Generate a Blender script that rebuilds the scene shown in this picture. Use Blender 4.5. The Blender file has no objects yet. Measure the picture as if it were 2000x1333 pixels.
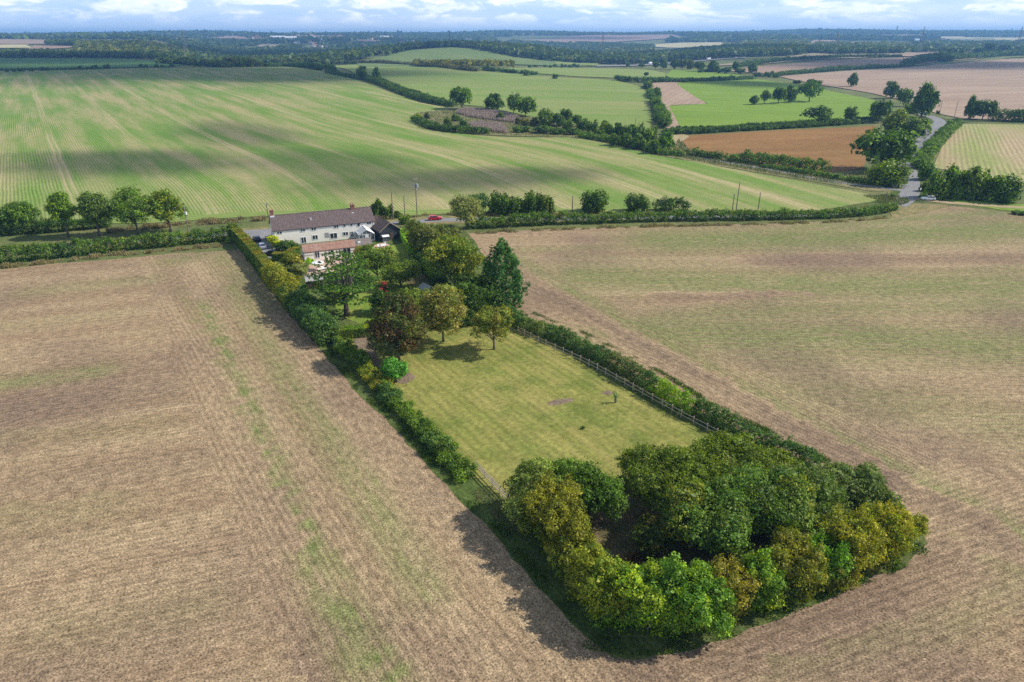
import bpy, math, random
import numpy as np
from mathutils import Vector, geometry, noise as mnoise
C = bpy.context.scene.collection
R = math.radians
# ---------------------------------------------------------------- camera model
CAMH = 52.0
FPX = 1333.0
PITCH = math.atan((666.5 - 72) / FPX)
CP, SP = math.cos(PITCH), math.sin(PITCH)
SC = CAMH / 48.0
SUN_EL = R(41)
SUN_AZ = math.atan2(.99, .135)
SUND = Vector((math.cos(SUN_EL) * math.sin(SUN_AZ), math.cos(SUN_EL) * math.cos(SUN_AZ), math.sin(SUN_EL)))

def sstep(x, a, b):
    t = np.clip((np.asarray(x, float) - a) / (b - a), 0, 1)
    return t * t * (3 - 2 * t)
# ---------------------------------------------------------------- terrain
def table(pts):
    g = np.arange(0, 14001, 10.0)
    v = np.interp(g, [p[0] for p in pts], [p[1] for p in pts])
    k = np.hanning(31); k /= k.sum()
    w = np.convolve(np.pad(v, 15, mode='edge'), k, 'valid')
    w[:27] = 0.0
    return g, w
TL = table([(0, 0), (420, 0), (600, 2), (900, 8), (1100, 10), (1500, 12), (1700, 7), (1900, 11), (2300, 26), (2600, 30), (3000, 37), (3500, 45), (4000, 47), (5500, 52), (7000, 66), (8500, 70), (14000, 40)])
TC = table([(0, 0), (420, 0), (600, 1.5), (900, 6), (1100, 7), (1350, 0), (1600, -9), (2000, -13), (2500, -14), (2900, -10), (3600, 6), (4600, 34), (5600, 56), (7000, 72), (8500, 70), (14000, 40)])
TR = table([(0, 0), (420, 0), (700, 0), (1000, 0), (1500, 5), (2000, 11), (2600, 14), (3500, 18), (5000, 46), (7000, 84), (8500, 92), (14000, 50)])

def hh(x, y):
    x = np.asarray(x, float); y = np.asarray(y, float)
    a = x / np.maximum(y, 60)
    yy = np.clip(y, 0, 13990)
    l = np.interp(yy, *TL); c = np.interp(yy, *TC); r = np.interp(yy, *TR)
    wl = 1 - sstep(a, -.52, -.36)
    wr = sstep(a, .08, .36)
    z = c * (1 - wl - wr) + l * wl + r * wr
    z = z + 41 * np.exp(-(((x + 150) / 330) ** 2 + ((y - 1950) / 330) ** 2))
    z = z + sstep(y, 270, 520) * (1 - .6 * sstep(y, 2500, 4000)) * (1.6 * np.sin(x / 95 + y / 210 + .6) * np.cos(y / 120 - x / 300) + 1.2 * np.sin(x / 230 - y / 330))
    z = z + sstep(y, 3500, 6000) * 9 * (np.sin(x / 520 + y / 900) + .6 * np.sin(x / 230 + 1.3))
    return z

def h1(x, y):
    return float(hh(x, y))
_T = np.concatenate([np.arange(30, 260, 2.0), 260 * 1.012 ** np.arange(0, 345)])

def ray(u, v):
    x = (u - 1000) / FPX; yu = (666.5 - v) / FPX
    return Vector((x, CP + yu * SP, -SP + yu * CP))

def at(u, v):
    """the point of the terrain that the pixel (u, v) of the photograph shows"""
    d = ray(u, v)
    ts = _T / d.y
    gap = CAMH + d.z * ts - hh(d.x * ts, d.y * ts)
    k = np.argmax(gap < 0) if (gap < 0).any() else len(ts) - 1
    lo, hi = ts[max(k - 1, 0)], ts[k]
    for _ in range(24):
        m = (lo + hi) / 2
        if CAMH + d.z * m - h1(d.x * m, d.y * m) < 0: hi = m
        else: lo = m
    return Vector((d.x * hi, d.y * hi, h1(d.x * hi, d.y * hi)))

def far(u, y):
    """a point of the terrain at distance y on the bearing of picture column u"""
    x = (u - 1000) / 1459.5 * y
    return Vector((x, y, h1(x, y)))

def mpp(p):
    return (p.y * CP + (CAMH - p.z) * SP) / FPX

def sind(p):
    return (CAMH - p.z) / math.hypot(p.x, math.hypot(p.y, CAMH - p.z))
# plot frame: a runs along the garden away from the camera, b across it to the right
PO = Vector((8.0 * SC, 43.2 * SC))
PA = Vector((-math.sin(R(33.2)), math.cos(R(33.2))))
PB = Vector((math.cos(R(33.2)), math.sin(R(33.2))))

def ab(p):
    q = Vector((p[0], p[1])) - PO
    return q.dot(PA), q.dot(PB)

def plot(a, b):
    q = PO + PA * a + PB * b
    return Vector((q.x, q.y, 0))
# ---------------------------------------------------------------- scene helpers
def tag(o, label=None, cat=None, group=None, kind=None):
    if label: o['label'] = label
    if cat: o['category'] = cat
    if group: o['group'] = group
    if kind: o['kind'] = kind
    return o

def link(name, me, mat=None, parent=None, loc=None):
    o = bpy.data.objects.new(name, me)
    C.objects.link(o)
    if mat and me is not None and not me.materials: me.materials.append(mat)
    if parent: o.parent = parent
    if loc is not None: o.location = loc
    return o

def empty(name, loc, rz=0, label=None, cat=None, group=None):
    o = bpy.data.objects.new(name, None)
    C.objects.link(o); o.location = loc; o.rotation_euler = (0, 0, rz)
    o.empty_display_size = .5
    return tag(o, label, cat, group)

class MB:
    def __init__(s): s.v = []; s.f = []
    def poly(s, pts):
        n = len(s.v); s.v += [tuple(p) for p in pts]; s.f.append(tuple(range(n, n + len(pts)))); return s
    def box(s, x0, y0, z0, x1, y1, z1):
        n = len(s.v)
        s.v += [(x0, y0, z0), (x1, y0, z0), (x1, y1, z0), (x0, y1, z0), (x0, y0, z1), (x1, y0, z1), (x1, y1, z1), (x0, y1, z1)]
        s.f += [tuple(n + i for i in q) for q in ((3, 2, 1, 0), (4, 5, 6, 7), (0, 1, 5, 4), (1, 2, 6, 5), (2, 3, 7, 6), (3, 0, 4, 7))]
        return s
    def prism(s, prof, a0, a1, axis='x'):
        """extrude a (p, q) profile along an axis; x: (y, z), y: (x, z), z: (x, y)"""
        n = len(s.v); m = len(prof)
        mk = {'x': lambda t, p: (t, p[0], p[1]), 'y': lambda t, p: (p[0], t, p[1]), 'z': lambda t, p: (p[0], p[1], t)}[axis]
        s.v += [mk(a0, p) for p in prof] + [mk(a1, p) for p in prof]
        s.f += [tuple(n + (i + 1) % m + 0 if k == 1 else n + i if k == 0 else n + m + (i + 1) % m if k == 2 else n + m + i for k in range(4)) for i in range(m)]
        s.f += [tuple(range(n + m - 1, n - 1, -1)), tuple(range(n + m, n + 2 * m))]
        return s
    def tube(s, pts, rad, k=6):
        pts = [Vector(p) for p in pts]
        if not hasattr(rad, '__len__'): rad = [rad] * len(pts)
        n = len(s.v)
        for i, p in enumerate(pts):
            d = (pts[min(i + 1, len(pts) - 1)] - pts[max(i - 1, 0)]).normalized()
            e = d.cross(Vector((0, 0, 1)) if abs(d.z) < .9 else Vector((1, 0, 0))).normalized(); g = d.cross(e)
            for j in range(k):
                t = 2 * math.pi * j / k
                s.v.append(tuple(p + (e * math.cos(t) + g * math.sin(t)) * rad[i]))
        for i in range(len(pts) - 1):
            for j in range(k):
                s.f.append((n + i * k + j, n + i * k + (j + 1) % k, n + (i + 1) * k + (j + 1) % k, n + (i + 1) * k + j))
        s.f.append(tuple(n + j for j in range(k - 1, -1, -1))); m = n + (len(pts) - 1) * k
        s.f.append(tuple(m + j for j in range(k)))
        return s
    def bar(s, p, q, w):
        return s.tube([p, q], w, 4)
    def build(s, name, mat, parent=None, loc=None, smooth=False):
        me = bpy.data.meshes.new(name)
        me.from_pydata(s.v, [], s.f)
        me.update()
        if smooth: me.polygons.foreach_set('use_smooth', [True] * len(me.polygons))
        return link(name, me, mat, parent, loc)

def quads_mesh(name, V, col=None):
    """V: (n, 4, 3) loose quads; col: (n, 3) linear colour of each"""
    n = len(V)
    me = bpy.data.meshes.new(name)
    me.vertices.add(n * 4); me.vertices.foreach_set('co', np.ascontiguousarray(V, dtype=np.float32).ravel())
    me.loops.add(n * 4); me.loops.foreach_set('vertex_index', np.arange(n * 4, dtype=np.int32))
    me.polygons.add(n); me.polygons.foreach_set('loop_start', np.arange(0, n * 4, 4, dtype=np.int32))
    if col is not None:
        ca = me.color_attributes.new('Col', 'FLOAT_COLOR', 'POINT')
        c4 = np.ones((n, 4, 4), np.float32); c4[:, :, :3] = np.asarray(col, np.float32)[:, None, :]
        ca.data.foreach_set('color', c4.ravel())
    me.update(calc_edges=True)
    return me
# ---------------------------------------------------------------- materials
def mat_new(name):
    m = bpy.data.materials.new(name); m.use_nodes = True
    nt = m.node_tree
    return m, nt, nt.nodes, nt.links, nt.nodes['Principled BSDF']

def plain(name, col, rough=.7, metal=0.0, var=.12, scale=3.0, spec=.3):
    m, nt, N, L, b = mat_new(name)
    tc = N.new('ShaderNodeTexCoord'); nz = N.new('ShaderNodeTexNoise')
    nz.inputs['Scale'].default_value = scale; nz.inputs['Detail'].default_value = 4
    L.new(tc.outputs['Object'], nz.inputs['Vector'])
    mx = N.new('ShaderNodeMix'); mx.data_type = 'RGBA'
    mx.inputs[6].default_value = (*[c * (1 - var) for c in col], 1); mx.inputs[7].default_value = (*[min(1, c * (1 + var)) for c in col], 1)
    L.new(nz.outputs['Fac'], mx.inputs[0]); L.new(mx.outputs[2], b.inputs['Base Color'])
    b.inputs['Roughness'].default_value = rough; b.inputs['Metallic'].default_value = metal
    b.inputs['Specular IOR Level'].default_value = spec
    return m

def leaf_material():
    m, nt, N, L, b = mat_new('leaf')
    at_ = N.new('ShaderNodeAttribute'); at_.attribute_name = 'Col'
    oi = N.new('ShaderNodeObjectInfo')
    mu = N.new('ShaderNodeMix'); mu.data_type = 'RGBA'; mu.blend_type = 'MULTIPLY'; mu.inputs[0].default_value = 1
    L.new(at_.outputs['Color'], mu.inputs[6]); L.new(oi.outputs['Color'], mu.inputs[7])
    b.inputs['Roughness'].default_value = .55; b.inputs['Specular IOR Level'].default_value = .25
    L.new(mu.outputs[2], b.inputs['Base Color'])
    tr = N.new('ShaderNodeBsdfTranslucent')
    hs = N.new('ShaderNodeHueSaturation'); hs.inputs['Saturation'].default_value = 1.15; hs.inputs['Value'].default_value = 1.5
    L.new(mu.outputs[2], hs.inputs['Color']); L.new(hs.outputs['Color'], tr.inputs['Color'])
    ms = N.new('ShaderNodeMixShader'); ms.inputs[0].default_value = .28
    L.new(b.outputs[0], ms.inputs[1]); L.new(tr.outputs[0], ms.inputs[2])
    L.new(ms.outputs[0], N['Material Output'].inputs['Surface'])
    return m
LEAF = leaf_material()
BARK = plain('bark', (.13, .105, .08), .9, var=.35, scale=6)
BARKP = plain('pale_bark', (.34, .30, .25), .85, var=.3, scale=5)

def field_mat(name, ca, cb, cc, band=(.12, .01), speck=.35, row=1.0, rowamp=.25, patch=.02, speckscale=4.0, bias=.5, tram=None, green=None, greenamt=1.0, contrast=3.0, stretch=3.0, patchamt=.45, bump=.0):
    """field surface in row coordinates (UV, metres): ca/cb streaks along the rows, cc patches, speckle, drill rows, tramlines"""
    m, nt, N, L, b = mat_new(name)
    b.inputs['Roughness'].default_value = .95; b.inputs['Specular IOR Level'].default_value = .08
    uv = N.new('ShaderNodeUVMap')
    def mapping(sx, sy):
        mp = N.new('ShaderNodeMapping'); mp.inputs['Scale'].default_value = (sx, sy, 1)
        L.new(uv.outputs[0], mp.inputs[0]); return mp.outputs[0]
    def noise(vec, detail=3, rough=.55):
        n = N.new('ShaderNodeTexNoise'); n.inputs['Scale'].default_value = 1; n.inputs['Detail'].default_value = detail
        n.inputs['Roughness'].default_value = rough
        L.new(vec, n.inputs['Vector']); return n.outputs['Fac']
    def rng(fac, a, c_, lo=0.0, hi=1.0, smooth=True):
        r = N.new('ShaderNodeMapRange'); r.interpolation_type = 'SMOOTHSTEP' if smooth else 'LINEAR'
        for k, q in ((1, a), (2, c_), (3, lo), (4, hi)): r.inputs[k].default_value = q
        L.new(fac, r.inputs[0]); return r.outputs[0]
    def math_(op, a, c_=None):
        n = N.new('ShaderNodeMath'); n.operation = op
        for k, q in ((0, a), (1, c_)):
            if q is None: continue
            if isinstance(q, (int, float)): n.inputs[k].default_value = q
            else: L.new(q, n.inputs[k])
        return n.outputs[0]
    def mix(f, a, c_, mode='MIX'):
        n = N.new('ShaderNodeMix'); n.data_type = 'RGBA'; n.blend_type = mode
        for k, q in ((0, f), (6, a), (7, c_)):
            if isinstance(q, (int, float)): n.inputs[k].default_value = q
            elif isinstance(q, tuple): n.inputs[k].default_value = (*q, 1)
            else: L.new(q, n.inputs[k])
        return n.outputs[2]
    w = .5 / contrast
    f1 = rng(noise(mapping(*band), 4, .6), bias - w, bias + w)
    col = mix(f1, ca, cb)
    f2 = rng(noise(mapping(patch, patch), 4, .6), .42, .68, 0, patchamt)
    col = mix(f2, col, cc)
    if green:
        a_ = N.new('ShaderNodeAttribute'); a_.attribute_name = 'green'
        gz = rng(noise(mapping(1.1, .12), 3, .7), .22, .6)
        ng = math_('MULTIPLY', math_('MAXIMUM', math_('MULTIPLY', a_.outputs['Fac'], -1.0), 0.0), rng(noise(mapping(.7, .05), 3, .6), .2, .6))
        col = mix(ng, col, tuple(q * .74 for q in cc))
        g1 = math_('MULTIPLY', math_('MULTIPLY', math_('MAXIMUM', a_.outputs['Fac'], 0.0), gz), greenamt)
        col = mix(math_('MINIMUM', g1, .95), col, green)
    if row and rowamp:
        sp = N.new('ShaderNodeSeparateXYZ'); L.new(uv.outputs[0], sp.inputs[0])
        wob = math_('MULTIPLY', noise(mapping(.1, .03), 2), 1.0)
        ph = math_('SINE', math_('MULTIPLY', math_('ADD', sp.outputs[0], wob), 2 * math.pi / row))
        amp = rng(noise(mapping(.03, .012), 2), .35, .6, rowamp * .3, rowamp * 1.2)
        val = math_('ADD', math_('MULTIPLY', ph, amp), 1.0)
        cx = N.new('ShaderNodeCombineXYZ')
        for k in range(3): L.new(val, cx.inputs[k])
        col = mix(1.0, col, cx.outputs[0], 'MULTIPLY')
    if tram:
        per, off, tc = tram
        sp2 = N.new('ShaderNodeSeparateXYZ'); L.new(uv.outputs[0], sp2.inputs[0])
        uu = math_('ADD', sp2.outputs[0], math_('MULTIPLY', noise(mapping(.0, .02), 2), 2.0))
        fr = math_('ABSOLUTE', math_('SUBTRACT', math_('MODULO', math_('ADD', uu, 40 * per - off + per / 2), per), per / 2))
        d = math_('ABSOLUTE', math_('SUBTRACT', fr, 1.15))
        tl = rng(d, .35, .75, 1, 0)
        tl2 = rng(fr, 1.2, 3.2, .35, 0)
        brk = rng(noise(mapping(.021, .004), 2), .42, .6, .12, 1)
        col = mix(math_('MULTIPLY', math_('MAXIMUM', tl, tl2), math_('MULTIPLY', brk, .85)), col, tc)
    sn = noise(mapping(speckscale, speckscale / stretch), 2, .75)
    sv = rng(sn, .28, .72, 1 - speck, 1 + speck, False)
    sn2 = noise(mapping(speckscale * .22, speckscale * .12), 3, .65)
    sv = math_('MULTIPLY', sv, rng(sn2, .3, .7, 1 - speck * .45, 1 + speck * .45, False))
    cx2 = N.new('ShaderNodeCombineXYZ')
    for k in range(3): L.new(sv, cx2.inputs[k])
    col = mix(1.0, col, cx2.outputs[0], 'MULTIPLY')
    L.new(col, b.inputs['Base Color'])
    if bump:
        bp = N.new('ShaderNodeBump'); bp.inputs['Strength'].default_value = .7; bp.inputs['Distance'].default_value = bump
        L.new(sn, bp.inputs['Height']); L.new(bp.outputs[0], b.inputs['Normal'])
    return m
# ---------------------------------------------------------------- ground sheets
def catmull(pts, step):
    pts = [Vector((p[0], p[1])) for p in pts]
    if len(pts) == 2:
        n = max(1, int((pts[1] - pts[0]).length / step))
        return [pts[0].lerp(pts[1], i / n) for i in range(n + 1)]
    P = [pts[0] * 2 - pts[1]] + pts + [pts[-1] * 2 - pts[-2]]
    out = []
    for i in range(1, len(P) - 2):
        n = max(1, int((P[i + 1] - P[i]).length / step))
        for j in range(n):
            t = j / n
            out.append(.5 * ((2 * P[i]) + (P[i + 1] - P[i - 1]) * t + (2 * P[i - 1] - 5 * P[i] + 4 * P[i + 1] - P[i + 2]) * t * t + (3 * P[i] - P[i - 1] - 3 * P[i + 1] + P[i + 2]) * t ** 3))
    out.append(pts[-1])
    return out

def inside(px, py, poly):
    r = np.zeros(len(px), bool); n = len(poly)
    for i in range(n):
        x0, y0 = poly[i][0], poly[i][1]; x1, y1 = poly[(i + 1) % n][0], poly[(i + 1) % n][1]
        if y0 == y1: continue
        c = ((y0 > py) != (y1 > py)) & (px < (x1 - x0) * (py - y0) / (y1 - y0) + x0)
        r ^= c
    return r

def uv_dir(ang):
    """row coordinates for straight rows along the compass bearing ang (degrees, 0 = away, negative = to the left)"""
    s, c = math.sin(R(ang)), math.cos(R(ang))
    return lambda x, y: (x * c - y * s, x * s + y * c)

def sheet(name, poly, mat, step, zo=0.0, uv=None, ragged=0.0, kind='structure', seed=1, attr=None):
    """ground sheet over a polygon given by world points"""
    rng = random.Random(seed)
    P = []
    n = len(poly)
    for i in range(n):
        a = Vector((poly[i][0], poly[i][1])); b = Vector((poly[(i + 1) % n][0], poly[(i + 1) % n][1]))
        k = max(1, int((b - a).length / step))
        nrm = Vector((-(b - a).y, (b - a).x)); nrm = nrm.normalized() if nrm.length else nrm
        for j in range(k):
            P.append(a.lerp(b, j / k) + nrm * (rng.uniform(-1, 1) * ragged if j else 0))
    xs = np.array([p.x for p in P]); ys = np.array([p.y for p in P])
    gx, gy = np.meshgrid(np.arange(xs.min() + step / 2, xs.max(), step), np.arange(ys.min() + step / 2, ys.max(), step))
    gx = gx.ravel() + np.random.RandomState(seed).uniform(-.15, .15, gx.size) * step; gy = gy.ravel() + np.random.RandomState(seed + 1).uniform(-.15, .15, gy.size) * step
    k = inside(gx, gy, P)
    gx, gy = gx[k], gy[k]
    vv = P + [Vector((float(a), float(b))) for a, b in zip(gx, gy)]
    m = len(P)
    co, _, fa, *_ = geometry.delaunay_2d_cdt(vv, [(i, (i + 1) % m) for i in range(m)], [], 1, 1e-4)
    X = np.array([c.x for c in co]); Y = np.array([c.y for c in co])
    Z = hh(X, Y) + zo
    me = bpy.data.meshes.new(name)
    me.from_pydata(list(zip(X.tolist(), Y.tolist(), Z.tolist())), [], fa)
    U, W = (uv or uv_dir(0))(X, Y)
    ul = me.uv_layers.new(name='UVMap')
    li = np.empty(len(me.loops), np.int32); me.loops.foreach_get('vertex_index', li)
    ul.data.foreach_set('uv', np.stack([U[li], W[li]], 1).astype(np.float32).ravel())
    if attr is not None:
        at_ = me.attributes.new('green', 'FLOAT', 'POINT'); at_.data.foreach_set('value', attr(X, Y).astype(np.float32))
    me.polygons.foreach_set('use_smooth', [True] * len(me.polygons))
    me.update()
    # faces up
    if len(me.polygons) and me.polygons[0].normal.z < 0: me.flip_normals()
    return tag(link(name, me, mat), kind=kind)

def strip(name, pts, width, mat, step=3.0, zo=.0, ragged=0.0, kind='structure', seed=3, width2=None):
    c = catmull(pts, step); rng = random.Random(seed); n = len(c)
    l, r, along = [], [], []; s = 0
    for i, p in enumerate(c):
        d = (c[min(i + 1, n - 1)] - c[max(i - 1, 0)]).normalized(); q = Vector((-d.y, d.x))
        w = width if width2 is None else width + (width2 - width) * i / (n - 1)
        l.append(p + q * (w / 2 + rng.uniform(-1, 1) * ragged)); r.append(p - q * (w / 2 + rng.uniform(-1, 1) * ragged))
        if i: s += (p - c[i - 1]).length
        along.append(s)
    mb = MB(); K = max(2, min(6, int(width / step) + 1))
    for i in range(n):
        for k in range(K + 1):
            p = l[i].lerp(r[i], k / K); mb.v.append((p.x, p.y, h1(p.x, p.y) + zo))
    for i in range(n - 1):
        for k in range(K):
            a = i * (K + 1) + k
            mb.f.append((a, a + 1, a + K + 2, a + K + 1))
    o = mb.build(name, mat, smooth=True)
    me = o.data; ul = me.uv_layers.new(name='UVMap')
    for lp in me.loops:
        i, k = divmod(lp.vertex_index, K + 1)
        ul.data[lp.index].uv = (k / K * width, along[i])
    if me.polygons[0].normal.z < 0: me.flip_normals()
    return tag(o, kind=kind)
# ---------------------------------------------------------------- foliage
def unit(v):
    return v / np.maximum(np.linalg.norm(v, axis=1, keepdims=True), 1e-9)

def leaf_quads(rs, Cn, Nn, size, aspect=.62, droop=.18):
    n = len(Cn)
    t = rs.normal(size=(n, 3)); t -= (t * Nn).sum(1, keepdims=True) * Nn; t = unit(t)
    b = np.cross(Nn, t)
    L = (np.asarray(size) * np.exp(rs.normal(size=n) * .33))[:, None]; W = L * aspect
    dr = Nn * L * droop
    return np.stack([Cn + t * L * .5 - dr, Cn + b * W * .5, Cn - t * L * .5 - dr, Cn - b * W * .5], 1)

def scatter(rs, lobes, n, shell=.35, up=.35, rough=.55, low=.45, cull=.62, size=.3, per=9):
    """leaf centres, normals and lobe numbers over a set of lobes (x, y, z, rx, ry, rz); leaves stand in small tufts"""
    Lb = np.asarray(lobes, float)
    wgt = (Lb[:, 3] * Lb[:, 4] + Lb[:, 3] * Lb[:, 5] + Lb[:, 4] * Lb[:, 5]); wgt = wgt / wgt.sum()
    nt = max(40, n // per)
    k = rs.choice(len(Lb), int(nt * 2.6), p=wgt)
    d = unit(rs.normal(size=(len(k), 3)))
    keep = (d[:, 2] > -.2) | (rs.random(len(k)) < low)
    k, d = k[keep], d[keep]
    rad = 1 - shell * rs.random(len(k)) ** 1.4 + np.abs(rs.normal(size=len(k))) * .2
    P = Lb[k, :3] + d * Lb[k, 3:6] * rad[:, None]
    dead = np.zeros(len(k), bool)
    for i in range(len(Lb)):
        q = ((P - Lb[i, :3]) / Lb[i, 3:6]); ins = (q * q).sum(1) < cull * cull
        dead |= ins & (k != i)
    keep = ~dead | (rs.random(len(k)) < .12)
    P, d, k = P[keep][:nt], d[keep][:nt], k[keep][:nt]
    j = rs.randint(0, len(P), n)
    off = rs.normal(size=(n, 3)) * size * np.array([.95, .95, .6])
    dn = unit(d / Lb[k, 3:6])
    tn = unit(dn + rs.normal(size=dn.shape) * .45 + np.array([0, 0, up]))
    N = unit(tn[j] + rs.normal(size=(n, 3)) * rough + off * (.5 / max(size, 1e-3)))
    P = P[j] + off
    scatter.tv = (1 + rs.uniform(-.3, .3, len(tn)))[j]
    return P, N, k[j]

LEAFGAIN = np.array([2.05, 2.05, .85])
def tint(rs, k, nl, pal, spread=.16, lobe=.22, gain=1):
    """pal: list of (colour, share); per-leaf natural variety of hue, some clumps with more of one"""
    cols = np.array([p[0] for p in pal], float); sh = np.array([p[1] for p in pal], float); sh /= sh.sum()
    pref = rs.choice(len(pal), nl, p=sh)
    own = rs.choice(len(pal), len(k), p=sh)
    idx = np.where(rs.random(len(k)) < .72, pref[k], own)
    c = cols[idx] * (1 + rs.uniform(-spread, spread, (len(k), 1)))
    c *= 1 + rs.uniform(-lobe, lobe, nl)[k][:, None]
    tv = getattr(scatter, 'tv', None)
    if tv is not None and len(tv) == len(k): c *= tv[:, None]
    if gain: c = c * LEAFGAIN
    return np.clip(c, .004, .9)

def crown_lobes(rs, shape, Rr, z0, z1, m):
    """lobes of a crown of radius Rr between z0 and z1"""
    zc, rz = (z0 + z1) / 2, (z1 - z0) / 2
    out = []
    g = math.pi * (3 - math.sqrt(5))
    for i in range(m):
        t = (i + .5) / m
        zz = 1 - 2 * t; ang = i * g + rs.uniform(-.4, .4)
        rr = math.sqrt(max(0, 1 - zz * zz))
        if shape == 'dome': zz = abs(zz) * 1.15 - .45; rr = math.sqrt(max(0.1, 1 - max(zz, 0) ** 2))
        if shape == 'column': rr = rr ** .5
        if shape == 'cone': zz = -1 + 2 * (t ** 1.25); rr = max(.06, (1 - (zz + 1) / 2) ** .85 + .04)
        if shape == 'egg': rr = rr * (1 - .28 * zz)
        k = .64 * rs.uniform(.85, 1.12)
        lr = Rr * rs.uniform(.26, .5) * (1.35 if m < 10 else 1.0) * math.sqrt(14 / max(m, 14))
        if shape == 'cone':
            lr = Rr * (.16 + .24 * rr) * rs.uniform(.8, 1.2); k = .8
        if shape == 'open': k *= 1.12; lr *= .72
        k *= rs.uniform(.92, 1.14)
        out.append((math.cos(ang) * rr * Rr * k, math.sin(ang) * rr * Rr * k, zc + zz * rz * (.70 if shape != 'cone' else .92),
                    lr * rs.uniform(.9, 1.15), lr * rs.uniform(.9, 1.15), min(lr * rs.uniform(.72, .95), rz * .75)))
    if shape != 'cone':      # uneven outline: push lobes in and out, then small sprays beyond them
        sd = rs.uniform(0, 50); o2 = []
        for x, y, z, a, c, f in out:
            v = Vector((x / Rr, y / Rr, (z - zc) / max(rz, .01))); q = 1 + .42 * mnoise.noise(v * 1.3 + Vector((sd, 0, 0)))
            s_ = rs.uniform(.74, 1.12)
            o2.append((x * q, y * q, zc + (z - zc) * min(max(q, .7), 1.12), a * s_, c * s_, f * s_))
            for _ in range(2):
                g_ = rs.uniform(.34, .6); u = unit(rs.normal(size=(1, 3)))[0]; u[2] = abs(u[2]) * .8 - .15
                o2.append((x * q + u[0] * a * .8, y * q + u[1] * a * .8, z + u[2] * f * .95, a * g_, c * g_, f * g_))
        out = o2
    if shape not in ('cone', 'open'): out.append((0, 0, zc, Rr * .5, Rr * .5, rz * .55))
    return out

def trunk_mb(rs, H, z0, r, lobes, limbs=6, lean=0.0, multi=1, spread=.0):
    mb = MB(); big = sorted(lobes, key=lambda l: -l[3])[:max(limbs * 2, 3)]
    for q in range(multi):
        ang = rs.uniform(0, 6.28); off = spread * (0 if multi == 1 else 1)
        bx, by = math.cos(ang) * off * .35, math.sin(ang) * off * .35
        tx, ty = math.cos(ang) * off + lean, math.sin(ang) * off
        zt = z0 + (H - z0) * .55
        pts = [(bx, by, -.15), (bx + (tx - bx) * .15, by + (ty - by) * .15, z0 * .45), (bx + (tx - bx) * .5, by + (ty - by) * .5, z0 * 1.0), (tx, ty, zt)]
        mb.tube(pts, [r * 1.35, r, r * .8, r * .3], 7)
    for i in range(limbs):
        l = big[rs.randint(len(big))]
        s = Vector((lean * .4, 0, z0 * rs.uniform(.75, 1.15))); e = Vector((l[0] * .9, l[1] * .9, l[2]))
        mid = s.lerp(e, .5) + Vector((rs.uniform(-.1, .1), rs.uniform(-.1, .1), -.08)) * H * .2
        mb.tube([s, mid, e], [r * .5, r * .32, r * .1], 5)
    return mb

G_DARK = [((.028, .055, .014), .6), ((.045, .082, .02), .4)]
G_MID = [((.045, .085, .018), .55), ((.075, .125, .025), .35), ((.03, .06, .018), .1)]
G_LIGHT = [((.085, .15, .025), .5), ((.13, .19, .03), .4), ((.05, .09, .02), .1)]
G_OLIVE = [((.095, .105, .022), .5), ((.15, .14, .03), .35), ((.05, .07, .018), .15)]
G_YELLOW = [((.18, .17, .028), .45), ((.14, .155, .03), .35), ((.10, .13, .025), .2)]
G_AUTUMN = [((.17, .15, .08), .4), ((.14, .145, .07), .32), ((.095, .12, .045), .22), ((.16, .10, .05), .06)]
G_COPPER = [((.038, .055, .022), .52), ((.075, .078, .032), .24), ((.062, .036, .028), .15), ((.045, .022, .024), .09)]
G_BLUE = [((.035, .075, .035), .6), ((.06, .105, .05), .4)]
G_CON = [((.026, .07, .032), .6), ((.045, .105, .042), .4)]
G_CEDAR = [((.04, .085, .03), .5), ((.065, .125, .035), .5)]
G_LIME = [((.16, .27, .02), .6), ((.11, .2, .02), .4)]
G_GREY = [((.10, .12, .07), .5), ((.15, .16, .10), .5)]
G_PURPLE = [((.29, .23, .19), .5), ((.36, .29, .24), .5)]
G_HEDGE = [((.04, .078, .022), .5), ((.065, .11, .03), .4), ((.10, .13, .03), .1)]
G_HBLUE = [((.035, .072, .033), .5), ((.055, .095, .042), .5)]
G_TRIM = [((.125, .12, .03), .5), ((.085, .105, .025), .38), ((.14, .105, .03), .12)]

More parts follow.
